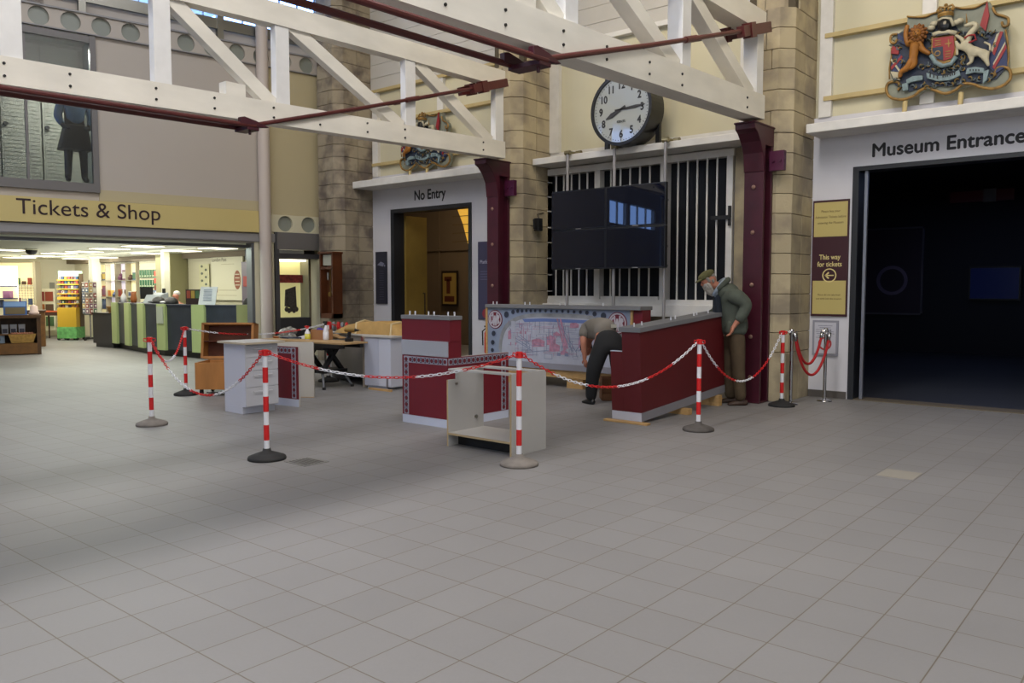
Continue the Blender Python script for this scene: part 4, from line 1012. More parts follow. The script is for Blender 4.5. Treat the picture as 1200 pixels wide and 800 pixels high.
# ---- open white cabinet frame in front
r = thing('open_cabinet_carcass', 'open white cabinet carcass with no back standing in front of the red block', 'cabinet', (-5.60, 5.70, 0), math.radians(0))
wd, dp, ht = .83, .52, .765
G().box(0, .018, 0, dp, 0, ht - .11).build('side_panel', white_mel, r, bevel=.001)
G().box(.0, .018, .12, dp, ht - .11, ht).build('side_panel', white_mel, r)
G().box(wd - .02, wd, 0, dp, 0, ht).build('side_panel', white_mel, r, bevel=.001)
G().box(.018, wd - .02, 0, dp, .115, .135).build('shelf', white_mel, r)
G().box(.018, wd - .02, -.001, .002, .115, .135).box(wd - .02, wd, -.002, 0, 0, ht).box(0, .018, -.002, 0, 0, ht - .11).build('edge_banding', mat('beige_edging', 'b39d78', .6), r)
G().box(.0, wd - .02, .02, .11, ht - .018, ht).box(.0, wd - .02, dp - .1, dp, ht - .018, ht).build('top_rail', white_mel, r)
G().box(.018, wd - .02, .14, .155, 0, .115).build('toe_gap_shade', black_m, r)  # black sheet stands in for the shadow in the open gap under the shelf
g = G(); g.cyl((.02, .4, .25), (.035, .4, .25), .018, n=10); g.box(.02, .03, .1, .13, .6, .62); g.build('hinge_plate', steel, r)

# ---- the long red counter on the right, its far end propped up
tilt = math.atan2(.235, 2.2)
r = thing('red_counter', 'long dark red counter with grey top, propped up at its far end', 'counter', (-4.80, 8.06, .025))
r.rotation_euler = (math.radians(3.6), 0, 0)
LN = 2.15
G().box(-.24, 0, 0, LN, .10, 1.03).build('body', mat('dark_red_laminate', '5a1016', .55, var=.03, scale=2), r, bevel=.003)
G().box(-.40, -.24, 0.0, .035, .10, .80).build('end_wing', mat('dark_red_laminate', '5a1016'), r, bevel=.003)
G().box(-.40, -.24, -.003, .037, .80, .806).build('wing_edge', skirt_m, r)
G().box(-.27, .02, -.02, LN + .01, 1.03, 1.085).build('worktop', grey_cap, r, bevel=.004)
G().box(-.395, -.0, -.006, .0, .0, .10).build('end_skirting', white_cool, r)
G().box(-.02, .006, 0, LN, 0, .10).build('side_skirting', skirt_grey, r)
g = G(); counter_pegs(g, [(-.12, .08), (-.12, .25), (-.1, .9), (-.12, 1.05), (-.1, 1.5), (-.12, 1.62), (-.1, 1.9)], 1.085); g.build('pegs', white_pl, r)
r2 = None
for nm, (x, yv, w_, d_, z) in {'a': (-5.27, 7.98, .58, .09, .022), 'b': (-5.0, 9.0, .3, .09, .075), 'c': (-5.02, 9.95, .26, .1, .14)}.items():
    lab = {'a': 'thin pale timber batten under the near end of the red counter', 'b': 'pale timber wedge under the middle of the red counter', 'c': 'pale timber block under the far raised end of the red counter'}[nm]
    tag(G().box(x, x + w_, yv, yv + d_, 0, z).build('timber_batten', ply, bevel=.003), lab, 'timber')
tag(G().box(-5.2, -4.86, 10.2, 10.42, 0, .05).build('timber_batten', ply, bevel=.003), 'loose timber offcut on the floor beyond the red counter beside the boots', 'timber')

# ---- white drawer unit on the left
r = thing('drawer_unit', 'white drawer unit with loose white top beside the open wooden chest', 'drawer unit', (-9.36, 5.53, 0))
G().box(0, .47, 0, .46, .09, .865).box(0, .40, 0, .46, 0, .09).build('carcass', white_cool, r, bevel=.002)
for k, (z0, z1) in enumerate(((.10, .33), (.335, .535), (.54, .70), (.705, .86))):
    d = G().box(.47, .488, .0, .46, z0, z1).build('drawer', mat('drawer_front', 'bdbdc4', .45), r, bevel=.002)
    G().tube([(.488, .1, z1 - .05), (.512, .1, z1 - .05), (.512, .36, z1 - .05), (.488, .36, z1 - .05)], .006).build('handle', mat('pale_handle', 'd5d5dc', .3, .4), d)
G().box(-.06, .56, -.05, .52, .868, .893).build('top_board', mat('top_board_grey', 'a9a6a5', .5), r, bevel=.002)
G().box(-.06, .56, -.052, -.05, .868, .893).box(.56, .562, -.05, .52, .868, .893).build('edge_band', mat('beige_white_edge', 'b5a893', .6), r)

# ---- red patterned panel left and the white panel behind it
r = thing('patterned_desk_end', 'narrow red panel with patterned border standing right of the white drawer unit', 'panel', (-9.50, 6.28, 0))
G().box(0, .56, .0, .03, 0, .79).build('board', white_mel, r)
G().box(0, .56, -.008, 0, .10, .79).build('red_face', red_lam, r)
g = G(); pattern_band(g, .44, .52, .11, .78, -.008, True); pattern_band(g, 0, .44, .70, .775, -.008, False); g.build('patterned_border', pat, r)
G().box(0, .56, -.008, 0, 0, .10).build('skirting', skirt_m, r)
r.rotation_euler = (0, 0, math.radians(7))
r = thing('white_end_panel', 'plain white panel standing behind the narrow red patterned panel', 'panel', (-10.35, 6.45, 0), math.radians(38))
G().box(.0, .98, 0, .04, 0, .79).build('board', mat('white_end_board', 'bcb7b0', .5), r, bevel=.002)
G().box(.0, .98, -.002, 0.0, .0, .008).build('edge', ply, r)

# ---- folding work bench
r = thing('folding_workbench', 'black folding workbench with a wooden board top and grey legs', 'workbench', (-10.4, 7.97, 0), math.radians(4))
G().box(-1.35, .62, -.30, .22, .705, .73).build('board_top', mat('bench_board', 'a98a60', .6, var=.1, scale=6, stretch=(.3, 3, 3)), r, bevel=.002)
g = G(); g.box(-1.0, .55, -.31, -.20, .645, .704); g.box(-.95, .55, .12, .2, .64, .705); g.box(-.45, .12, -.26, .2, .60, .66); g.build('jaws', black_m, r)
g = G()
for sx_ in (-.42, .08):
    g.hexa([(sx_ - .04, -.24, .28), (sx_ + .04, -.24, .28), (sx_ + .04, -.18, .28), (sx_ - .04, -.18, .28), (sx_ - .04, .05, .64), (sx_ + .04, .05, .64), (sx_ + .04, .12, .64), (sx_ - .04, .12, .64)])
    g.hexa([(sx_ - .04, .14, .28), (sx_ + .04, .14, .28), (sx_ + .04, .2, .28), (sx_ - .04, .2, .28), (sx_ - .04, -.18, .64), (sx_ + .04, -.18, .64), (sx_ + .04, -.1, .64), (sx_ - .04, -.1, .64)])
g.box(-.5, .16, -.26, .22, .24, .29); g.build('folding_frame', black_m, r)
for (x, yv, dx, dy) in ((-.42, -.22, -.05, -.08), (.08, -.22, .12, -.08), (-.42, .18, -.05, .1), (.08, .18, .12, .1)):
    l_ = G().cyl((x, yv, .26), (x + dx, yv + dy, .02), .019, n=10).build('leg', mat('grey_bench_leg', '6b6d72', .4, .5), r)
    G().cyl((x + dx, yv + dy, 0), (x + dx, yv + dy, .04), .028, n=10).build('foot', black_rubber, l_)
# things on the bench
BZ = .73
def on_bench(x, y): # local bench to world
    c, s_ = math.cos(math.radians(4)), math.sin(math.radians(4)); return (-10.4 + x * c - y * s_, 7.97 + x * s_ + y * c, BZ)
def spray(loc, label, body, head, fill, h):
    r = thing('spray_bottle', label, 'spray bottle', loc, 0)
    g = G(); g.lathe([(0, 0), (.042, 0), (.045, .02), (.042, h * .5), (.02, h * .68), (.014, h * .78), (0, h * .78)], n=18); g.build('bottle', body, r, smooth=True)
    g = G(); g.lathe([(.046, .012), (.0475, .02), (.0445, h * .42), (.040, h * .42)], n=18); g.build('liquid_band', fill, r, smooth=True)
    g = G(); g.cyl((0, 0, h * .76), (0, 0, h * .86), .018, n=10); g.box(-.05, .03, -.014, .014, h * .84, h * .97); g.box(-.07, -.05, -.008, .008, h * .88, h * .95); g.build('nozzle', head, r, bevel=.003)
    g = G(); g.hexa([(-.04, -.006, h * .68), (-.028, -.006, h * .68), (-.028, .006, h * .68), (-.04, .006, h * .68), (-.03, -.006, h * .85), (-.01, -.006, h * .85), (-.01, .006, h * .85), (-.03, .006, h * .85)]); g.build('trigger', head, r)
spray(on_bench(-.52, .0), 'squat spray bottle of yellow liquid with red and white nozzle on the workbench', white_pl, red_pl, mat('yellow_liquid', 'c9c243', .3), .23)
spray(on_bench(-.22, .12), 'tall white spray bottle with black nozzle on the workbench', white_pl, black_m, mat('white_label', 'cfcfd6', .5), .31)
r = thing('cardboard_box', 'small open cardboard box between the spray bottles', 'box', on_bench(-.38, .17), .1)
g = G(); g.box(-.16, .16, -.09, -.085, 0, .16); g.box(-.16, .16, .085, .09, 0, .16); g.box(-.16, -.155, -.085, .085, 0, .16); g.box(.155, .16, -.085, .085, 0, .16); g.box(-.155, .155, -.085, .085, 0, .005)
g.build('carton', mat('cardboard', '9c6f4a', .8), r)
r = thing('cleaning_cloth', 'crumpled purple cloth sticking out of the cardboard box', 'cloth', tuple(Vector(on_bench(-.38, .1)) + Vector((0, 0, .10))))
r2 = G(); r2.sph((0, .03, .05), (.07, .05, .045), n=10); r2.sph((.05, .05, .04), (.05, .04, .04), n=10); r2.sph((-.05, .04, .045), (.04, .04, .035), n=10); r2.build('folds', mat('purple_cloth', '4a3a8c', .8), r, smooth=True)
def drill(loc, label):
    r = thing('cordless_drill', label, 'drill', loc, .3)
    g = G(); g.cyl((-.09, 0, .18), (.09, 0, .18), .032, n=14); g.build('motor', brass, r, smooth=False)
    g = G(); g.cyl((.09, 0, .18), (.15, 0, .18), .022, .012, n=12); g.cyl((.15, 0, .18), (.19, 0, .18), .004, n=6); g.build('chuck', black_m, r)
    g = G(); g.hexa([(-.05, -.018, .05), (-.01, -.018, .05), (-.01, .018, .05), (-.05, .018, .05), (-.04, -.018, .16), (.01, -.018, .16), (.01, .018, .16), (-.04, .018, .16)]); g.box(-.08, .03, -.035, .035, 0, .055); g.build('grip_and_battery', black_m, r, bevel=.004)
drill(on_bench(.42, .05), 'cordless drill standing on the right end of the workbench')
# hand tools at the left end
r = thing('tool_roll', 'black and blue hand tools lying in a heap on the left end of the bench', 'hand tools', on_bench(-.95, .0), 0)
g = G(); g.box(-.22, .14, -.05, .03, 0, .025); g.box(-.1, .2, .04, .08, 0, .03); g.build('handles', mat('navy_tool_handles', '1f2a44', .5), r, bevel=.006)
g = G(); g.cyl((-.35, .05, .015), (.05, .1, .02), .008, n=8); g.cyl((.1, -.1, .01), (.3, -.02, .012), .007, n=8); g.build('steel_shafts', steel, r)
r = thing('white_tool', 'white bladed tool propped against the box on the bench', 'hand tool', on_bench(-.72, .1), .5)
g = G(); g.hexa([(-.14, -.012, .0), (.0, -.012, .0), (0, .012, 0), (-.14, .012, 0), (-.12, -.008, .03), (.16, -.008, .10), (.16, .008, .10), (-.12, .008, .03)]); g.build('blade', white_pl, r)
r = thing('screwdriver', 'orange-handled screwdriver on the far left end of the bench', 'screwdriver', on_bench(-1.22, -.05), .2)
G().cyl((-.08, 0, .018), (.03, 0, .018), .016, n=10).build('handle', mat('orange_handle', 'a5622f', .5), r); G().cyl((.03, 0, .018), (.14, 0, .018), .004, n=8).build('blade', steel, r)
# plastic wrapped bundle beside bench (clear film over a stack)
r = thing('plastic_bag', 'shiny scrunched clear plastic bag behind the wooden chest', 'plastic bag', (-12.05, 8.3, 0))
g = G(); rnd = random.Random(2)
g.cyl((0, 0, 0), (0, 0, .62), .17, .2, n=18)
for k in range(16): g.sph((rnd.uniform(-.12, .12), rnd.uniform(-.12, .12), rnd.uniform(.6, .82)), (rnd.uniform(.06, .12), rnd.uniform(.05, .1), rnd.uniform(.05, .1)), n=8, R=Matrix.Rotation(rnd.uniform(0, 3), 3, 'X'))
g.build('film', mat('shiny_film', 'a5a39c', .15, .3, var=.3, scale=12), r, smooth=True)

# ---- cabinet behind the bench (grey inside, open) and the white cabinet at its right
r = thing('open_grey_cabinet', 'large open cabinet showing a dark grey inside behind the workbench', 'cabinet', (-11.28, 8.66, 0), math.radians(-14))
G().box(0, 1.30, .0, .02, .16, .80).build('grey_face', mat('mid_grey_board', '77706b', .55, var=.06, scale=2), r)
G().box(0, 1.30, -.02, .55, .80, .822).build('top_board', white_mel, r)
G().box(1.30, 1.345, -.03, .02, 0, .80).build('post', mat('raw_board_edge', 'a19486', .7), r)
G().box(1.26, 1.33, -.035, -.02, .64, .79).build('red_offcut', red_lam, r)
G().box(0, .05, .0, .5, 0, .80).build('side', white_mel, r); G().box(0, 1.3, .5, .52, .0, .8).build('back', black_m, r)
r = thing('white_base_cabinet', 'white base cabinet right of the workbench with the wrapped cushion on it', 'cabinet', (-9.90, 8.27, 0), math.radians(5))
G().box(0, .55, 0, .58, .04, .80).box(.02, .44, .03, .55, 0, .04).build('carcass', white_cool, r, bevel=.002)
G().box(.0, .30, -.016, .0, .05, .79).build('door', mat('door_white_blue', 'b5b8c8', .45), r, bevel=.002); G().box(.305, .55, -.016, .0, .05, .79).build('door', white_cool, r, bevel=.002)
G().box(.46, .50, -.02, -.016, .03, .17).build('dark_slot', mat('slot_grey', '6d6a6e', .6), r)
G().box(-.03, .60, -.04, .6, .80, .824).build('worktop', white_mel, r)
tag(G().box(-9.7, -9.2, 8.16, 8.2, 0, .03).build('timber_batten', ply), 'thin timber batten at the foot of the white base cabinet', 'timber')
# tan wrapped cushion
r = thing('wrapped_cushion', 'large tan padded bundle tied with pale tape on the cabinets', 'bundle', (-10.15, 8.72, .825), math.radians(4))
g = G(); n = 14
prof = [(-.75, .0), (-.68, .05), (-.45, .13), (-.1, .19), (.3, .20), (.58, .16), (.76, .05), (.8, 0)]
for i in range(len(prof) - 1):
    (x0, z0), (x1, z1) = prof[i], prof[i + 1]
    g.hexa([(x0, -.26, 0), (x1, -.26, 0), (x1, .26, 0), (x0, .26, 0), (x0, -.22, z0 + .002), (x1, -.22, z1 + .002), (x1, .22, z1 + .002), (x0, .22, z0 + .002)])
bmesh.ops.remove_doubles(g.bm, verts=g.bm.verts, dist=.001)
o = g.build('padding', tan_wrap, r, bevel=.03, smooth=True, seg=3)
g = G()
for x in (-.22, .56): 
    g.tube([(x + .02, -.275, 0), (x, -.235, .17 if x < 0 else .17), (x - .05, 0, .205 if x < 0 else .185), (x - .08, .235, .16)], .016, 6)
g.build('tape', mat('pale_tape', 'cdb98f', .6), r)
r = thing('leather_glove', 'pale brown work gloves heaped left of the wrapped cushion', 'gloves', (-10.75, 8.34, .73))
g = G(); g.sph((0, 0, .04), (.14, .07, .045), n=12); g.sph((-.14, .02, .03), (.09, .05, .03), n=10)
for k in range(4): g.tube([(.1, -.05 + k * .03, .04), (.17, -.06 + k * .035, .03), (.22, -.06 + k * .035, .015)], .014, 6)
g.build('leather', mat('tan_leather', '96764e', .8, var=.15, scale=15), r, smooth=True)
r = thing('bottle_rack', 'wire rack of red and grey aerosol cans at the foot of the left stone pier', 'rack', (-13.4, 10.5, 0))
g = G(); g.box(-.35, .35, -.1, .14, .62, .64)
for x in (-.34, .34):
    for yv in (-.09, .13): g.box(x - .01, x + .01, yv - .01, yv + .01, 0, .64)
g.build('stand', black_m, r)
cans = []
for k, x in enumerate((-.28, -.16, .0, .12, .26)):
    o = G().lathe([(0, 0), (.035, 0), (.035, .2), (.02, .23), (0, .23)], (0, 0, 0), n=14).build('spray_can', [red_pl if k % 2 == 0 else mat('grey_can', '8a8c92', .4, .4)], None, smooth=True)
    o.location = (-13.4 + x, 10.5, .64)
    tag(o, ('red' if k % 2 == 0 else 'grey') + ' spray can, %s of five on the small stand' % ['leftmost', 'second from the left', 'in the middle', 'second from the right', 'rightmost'][k], 'spray can', 'spray cans by the left pier')

# ---- open wooden chest
r = thing('wooden_chest', 'open orange-brown wooden chest on castors with its lid up', 'chest', (-11.02, 6.45, 0), math.radians(39.7))
cw = .36
g = G()
b0_ = -.27; g.box(b0_, cw, -.28, -.262, .09, .48); g.box(b0_, cw, .262, .28, .09, .48); g.box(b0_, b0_ + .018, -.262, .262, .09, .48); g.box(cw - .018, cw, -.262, .262, .09, .48); g.box(b0_, cw, -.262, .262, .09, .11)
g.build('body', oak, r, bevel=.003)
g = G(); Rm = Matrix.Translation((0, .28, .50)) @ Matrix.Rotation(math.radians(-8), 4, 'X')
g.box(-cw - .02, cw + .02, .20, .218, 0, .53, 1, Rm); g.box(-cw - .04, -cw + .0, -.0, .218, 0, .54, 0, Rm); g.box(cw, cw + .04, 0, .218, 0, .54, 0, Rm); g.box(-cw - .04, cw + .04, 0, .218, .51, .54, 0, Rm); g.box(-cw, cw, 0, .218, -.01, .03, 0, Rm)
g.box(-cw, cw, .0, .2, .25, .262, 1, Rm)
g.build('lid', [oak, oak_dark], r, bevel=.002)
for (x, yv) in ((-.2, -.22), (.28, -.22), (-.2, .22), (.28, .22)):
    g = G(); g.cyl((x - .015, yv, .045), (x + .015, yv, .045), .045, n=14); g.box(x - .022, x + .022, yv - .02, yv + .02, .05, .09); g.build('castor', black_m, r)
g = G(); g.cyl((-.1, -.285, .05), (.3, -.3, .04), .008, n=6); g.build('strap', black_m, r)

# ---- wooden tool crate by the bending man
r = thing('wooden_crate', 'small brown wooden crate on the floor beside the bending man', 'crate', (-6.2, 9.38, 0), math.radians(40))
g = G()
for k in range(3): z = .01 + k * .105; g.box(-.02, .5, 0, .014, z, z + .095); g.box(-.02, .5, .3, .314, z, z + .095); g.box(-.02, -.006, .014, .3, z, z + .095); g.box(.486, .5, .014, .3, z, z + .095)
g.box(-.006, .486, .014, .3, 0, .012)
g.build('slatted_sides', mat('crate_brown', '6b4426', .7, var=.2, scale=7), r, bevel=.002)
tag(G().cyl((-6.35, 9.75, .02), (-6.08, 9.55, .62), .018, n=8).box(-6.1, -6.05, 9.52, 9.58, .60, .66).build('wooden_pole', mat('pale_pole_wood', 'a98770', .6)), 'pale wooden handle leaning in the crate against the mural', 'tool handle')
# floor grate
r = thing('floor_grate', 'small rectangular metal drain cover set in the floor', 'drain cover', (-6.2, 4.23, 0.0))
G().box(0, .31, 0, .26, 0, .004).build('plate', mat('grate_grey', '7c7a76', .5, .3), r)
g = G()
for k in range(6): g.box(.03, .28, .03 + k * .036, .045 + k * .036, .004, .006)
g.build('slots', mat('grate_slots', '4d4a46', .5, .3), r)
# pale replaced paver patch, and stain
tag(G().box(-1.97, -1.69, 7.08, 7.40, 0, .002).build('paver_patch', mat('pale_paver', '8b867d', .6)), 'single paler paver in the floor before the museum doorway', 'paver')

# ---- barrier posts
POSTS = [((-9.05, 4.43), 'red and white barrier post on a dusty base, leftmost, nearest the shop', dusty_rubber, 'striped barrier posts'),
         ((-11.25, 6.03), 'red and white barrier post just left of the open wooden chest', black_rubber, None),
         ((-6.42, 4.20), 'red and white barrier post on a black base in front of the white drawer unit', black_rubber, None),
         ((-4.50, 5.48), 'red and white barrier post in front of the open white cabinet', dusty_rubber, None),
         ((-4.11, 8.10), 'red and white barrier post in front of the long red counter', half_rubber, None),
         ((-4.13, 10.50), 'red and white barrier post beside the chrome rope post at the stone pier', black_rubber, None),
         ((-11.07, 8.45), 'red and white barrier post behind the folding workbench legs', black_rubber, None),
         ((-8.35, 9.35), 'barrier post hidden behind the middle red block', black_rubber, None)]
def barrier_post(xy, label, rub):
    r = thing('barrier_post', label, 'barrier post', (xy[0], xy[1], 0), random.uniform(0, 3), 'red and white barrier posts')
    G().lathe([(0, 0), (.17, 0), (.172, .015), (.165, .03), (.10, .055), (.04, .075), (.034, .10), (0, .10)], n=36).build('base', rub, r, smooth=True)
    G().cyl((0, 0, .09), (0, 0, .965), .024, n=20).build('pole', white_pl, r, smooth=False)
    for z0, z1 in ((.185, .30), (.405, .525), (.63, .75), (.845, .95)) if False else ((.175, .315), (.435, .575), (.70, .84)):
        G().cyl((0, 0, z0), (0, 0, z1), .0248, n=20).build('red_band', red_pl, r)
    g = G(); g.cyl((0, 0, .945), (0, 0, 1.0), .029, n=20)
    for a in (0, PI / 2, PI, 1.5 * PI):
        c, s_ = math.cos(a), math.sin(a)
        g.tube([(.026 * c, .026 * s_, .985), (.06 * c, .06 * s_, .988), (.064 * c, .064 * s_, .96), (.03 * c, .03 * s_, .95)], .006, 6)
    g.build('cap', red_pl, r)
    return r
for i, (xy, lab, rub, _) in enumerate(POSTS):
    if i < 7: barrier_post(xy, lab, rub)
# chains of real links
def chain(a, b_, zlow, label, n_seg=5, first=0, za=.965, zb=.965, flip=0):
    A = Vector((a[0], a[1], za)); B = Vector((b_[0], b_[1], zb)); d = B - A; d.z = 0; Lh = d.length; d.normalize()
    A = A + d * .05; B = B - d * .05; sag = (za + zb) / 2 - zlow
    N = 400; P = []
    for i in range(N + 1):
        t = i / N; p = A.lerp(B, t); p.z -= sag * (1 - (2 * t - 1) ** 2) * (1 - .18 * (2 * t - 1) ** 2 * 0); P.append(p)
    S_ = [0]
    for i in range(N): S_.append(S_[-1] + (P[i + 1] - P[i]).length)
    tot = S_[-1]; pitch = .0385; n = int(tot / pitch); g = G(); k = 0
    for i in range(n):
        s0 = (i + .5) * tot / n
        while S_[k + 1] < s0: k += 1
        t = (s0 - S_[k]) / (S_[k + 1] - S_[k]); p = P[k].lerp(P[k + 1], t); tg = (P[k + 1] - P[k]).normalized()
        side = Vector((0, 0, 1)).cross(tg).normalized(); up = tg.cross(side)
        w_ = side if i % 2 else up
        w_ = (w_ + (up if i % 2 else -side) * .5).normalized()
        hl, hw = .0155, .0085
        pts = []
        for q in range(12):
            an = 2 * PI * q / 12; cx = math.cos(an); sy = math.sin(an)
            pts.append(p + tg * (math.copysign(hl, cx) * abs(cx) ** .6 + cx * .008) + w_ * (sy * (hw + .003)))
        m_ = (int(s0 / tot * n_seg) + first) % 2
        g.tube(pts, .0042, 6, m_, closed=True)
    o = g.build('barrier_chain', [red_pl, white_pl], None, smooth=True)
    return tag(o, label, 'chain', 'red and white plastic chains')
p_ = [q[0] for q in POSTS]
chain(p_[0], p_[2], .47, 'red and white chain sagging between the leftmost post and the drawer-unit post', 5, 0)
chain(p_[0], p_[1], .62, 'red and white chain between the leftmost post and the post by the chest', 3, 0)
chain(p_[2], p_[3], .76, 'red and white chain from the drawer-unit post to the open-cabinet post', 5, 0)
chain(p_[3], p_[4], .59, 'red and white chain from the open-cabinet post to the red-counter post', 6, 0)
chain(p_[4], p_[5], .44, 'red and white chain from the red-counter post to the pier post', 5, 1)
chain(p_[1], p_[6], .84, 'red and white chain running from the chest post behind the workbench', 5, 1)
chain(p_[6], (-10.6, 9.9), .80, 'red and white chain running right behind the spray bottles', 3, 0, zb=.9)

# ---- chrome rope posts and red ropes
def rope_post(x, yv, label):
    r = thing('rope_post', label, 'rope post', (x, yv, 0), 0, 'chrome rope posts')
    G().lathe([(0, 0), (.10, 0), (.10, .008), (.07, .022), (.03, .04), (0, .04)], n=30).build('base', chrome, r, smooth=True)
    G().cyl((0, 0, .03), (0, 0, .93), .022, n=18).build('pole', chrome, r, smooth=False)
    g = G(); g.cyl((0, 0, .93), (0, 0, .985), .032, n=18); g.sph((0, 0, .995), (.03, .03, .018), n=12)
    for a in (0, PI / 2, PI, 1.5 * PI): g.tube([(.03 * math.cos(a), .03 * math.sin(a), .96), (.06 * math.cos(a), .06 * math.sin(a), .985), (.07 * math.cos(a), .07 * math.sin(a), .955)], .006, 6)
    g.build('collar', chrome, r)
rope_post(-4.10, 10.73, 'chrome rope post standing behind the striped post at the stone pier')
rope_post(-3.86, 11.34, 'chrome rope post in front of the framed notice by the museum doorway')
def rope(a, b_, zl, label):
    A = Vector(a); B = Vector(b_); pts = []
    for i in range(25):
        t = i / 24; p = A.lerp(B, t); p.z = A.z + (B.z - A.z) * t - (min(A.z, B.z) - zl) * (1 - (2 * t - 1) ** 2) ** .8; pts.append(p)
    g = G(); g.tube(pts, .018, 10, 0); g.cyl(A, A + (pts[1] - A) * .8, .022, n=10, m=1); g.cyl(B, B + (pts[-2] - B) * .8, .022, n=10, m=1)
    tag(g.build('barrier_rope', [mat('red_rope', 'a8191d', .75), chrome], None, smooth=True), label, 'rope', 'red barrier ropes')
rope((-4.06, 10.76, .95), (-3.90, 11.30, .95), .53, 'shorter red rope, the upper of two between the chrome posts')
rope((-4.05, 10.70, .96), (-3.80, 11.32, .95), .38, 'longer red rope, the lower of two between the chrome posts')

# ================================================================== PEOPLE
RP = math.radians(39.8)      # local x = towards picture right, y = away
def shoe(parent, x, yv, z, ang, m, L_=.29):
    g = G(); pr_ = []
    for (t, w_, h) in ((-.09, .036, .075), (-.03, .042, .09), (.05, .048, .075), (.13, .05, .05), (.19, .035, .03)):
        pr_.append((t, w_, h))
    Rm = Matrix.Translation((x, yv, z)) @ Matrix.Rotation(ang, 4, 'Z')
    rings = []
    for (t, w_, h) in pr_:
        rings.append([g.bm.verts.new(Rm @ Vector(p)) for p in ((t, -w_, 0), (t, w_, 0), (t, w_ * .95, h * .6), (t, w_ * .5, h), (t, -w_ * .5, h), (t, -w_ * .95, h * .6))])
    for i in range(len(rings) - 1):
        for k in range(6): g._f([rings[i][k], rings[i][(k + 1) % 6], rings[i + 1][(k + 1) % 6], rings[i + 1][k]], 0)
    g._f(rings[0], 0); g._f(rings[-1][::-1], 0)
    o = g.build('shoe', m, parent, smooth=True); md = o.modifiers.new('s', 'SUBSURF'); md.levels = 1; md.render_levels = 1
    return o
def hand_pts(wr, d, up_, size=1.0, curl=.5, mirror=1):
    """wrist point, finger direction, palm normal -> vertices/edges/radii of a hand"""
    wr = Vector(wr); d = Vector(d).normalized(); n = Vector(up_).normalized(); n = (n - d * n.dot(d)).normalized(); s_ = d.cross(n) * mirror
    V = [wr, wr + d * .05 * size]; E_ = [(0, 1)]; R_ = [.026 * size, .03 * size]
    for k, (o_, l_) in enumerate(((-.03, .062), (-.01, .074), (.01, .072), (.03, .056))):
        b0 = wr + d * .088 * size + s_ * o_ * size; i0 = len(V)
        V += [b0, b0 + (d * (1 - curl * .4) + n * curl * .6).normalized() * l_ * .5 * size, b0 + (d * (1 - curl * .4) + n * curl * .6).normalized() * l_ * .5 * size + (d * (1 - curl) + n * curl * 1.1).normalized() * l_ * .5 * size]
        E_ += [(1, i0), (i0, i0 + 1), (i0 + 1, i0 + 2)]; R_ += [.011 * size, .0095 * size, .008 * size]
    i0 = len(V); b0 = wr + d * .03 * size - s_ * .03 * size
    V += [b0, b0 + (d * .7 - s_ * .7).normalized() * .04 * size, b0 + (d * .7 - s_ * .7).normalized() * .04 * size + (d * .9 + n * .3 - s_ * .1).normalized() * .03 * size]
    E_ += [(0, i0), (i0, i0 + 1), (i0 + 1, i0 + 2)]; R_ += [.014 * size, .011 * size, .009 * size]
    return V, E_, R_
def merge(base, at_, hand):
    V, E_, R_ = base; V2, E2, R2 = hand; off = len(V) - 1
    V = V + V2[1:]; R_ = R_ + R2[1:]
    E_ = E_ + [tuple((at_ if i == 0 else i + off) for i in e) for e in E2]
    return V, E_, R_

# ---- bearded man leaning over the far end of the red counter
r = thing('person', 'bearded man in flat cap and grey-green jacket leaning over the red counter', 'person', (-4.64, 10.27, 0), RP)
V = [(-.06, .0, .98), (-.08, 0, 1.15), (-.13, 0, 1.38), (-.20, 0, 1.52), (-.28, 0, 1.58), (-.36, 0, 1.60), (-.40, 0, 1.68),
     (-.04, -.10, .92), (-.03, -.11, .52), (.01, -.11, .1),                     # near leg
     (-.08, .10, .92), (-.1, .12, .52), (-.06, .12, .1),                        # far leg
     (-.15, -.19, 1.48), (.04, -.22, 1.32), (-.08, -.22, 1.12), (-.13, -.2, 1.06),   # near arm
     (-.2, .19, 1.46), (-.22, .24, 1.22), (-.42, .2, 1.14), (-.48, .18, 1.13)]   # far arm
E_ = [(0, 1), (1, 2), (2, 3), (3, 4), (4, 5), (5, 6), (0, 7), (7, 8), (8, 9), (0, 10), (10, 11), (11, 12), (3, 13), (13, 14), (14, 15), (15, 16), (3, 17), (17, 18), (18, 19), (19, 20)]
R_ = [.11, .11, .11, .10, .055, .07, .065, .085, .062, .045, .085, .062, .045, .055, .045, .04, .03, .055, .045, .04, .03]
B_ = merge((V, E_, R_), 16, hand_pts(V[16], (-.35, 0, -1), (-1, .1, 0), 1.05, .5))
B_ = merge(B_, 20, hand_pts(V[20], (-1, -.1, -.15), (0, 0, -1), 1.0, .25))
skinned('body', *B_, skin_m, r)
jk = mat('grey_green_jacket', '4b5148', .85, var=.15, scale=9, bump=.3)
V = [(-.05, .0, .90), (-.07, 0, 1.10), (-.12, 0, 1.34), (-.17, 0, 1.49), (-.25, 0, 1.56), (-.13, -.17, 1.49), (.045, -.225, 1.33), (-.08, -.22, 1.10), (-.19, .17, 1.47), (-.22, .24, 1.22), (-.43, .2, 1.145)]
skinned('jacket', V, [(0, 1), (1, 2), (2, 3), (3, 4), (3, 5), (5, 6), (6, 7), (3, 8), (8, 9), (9, 10)], [.20, .20, .215, .205, .10, .12, .095, .07, .12, .095, .07], jk, r)
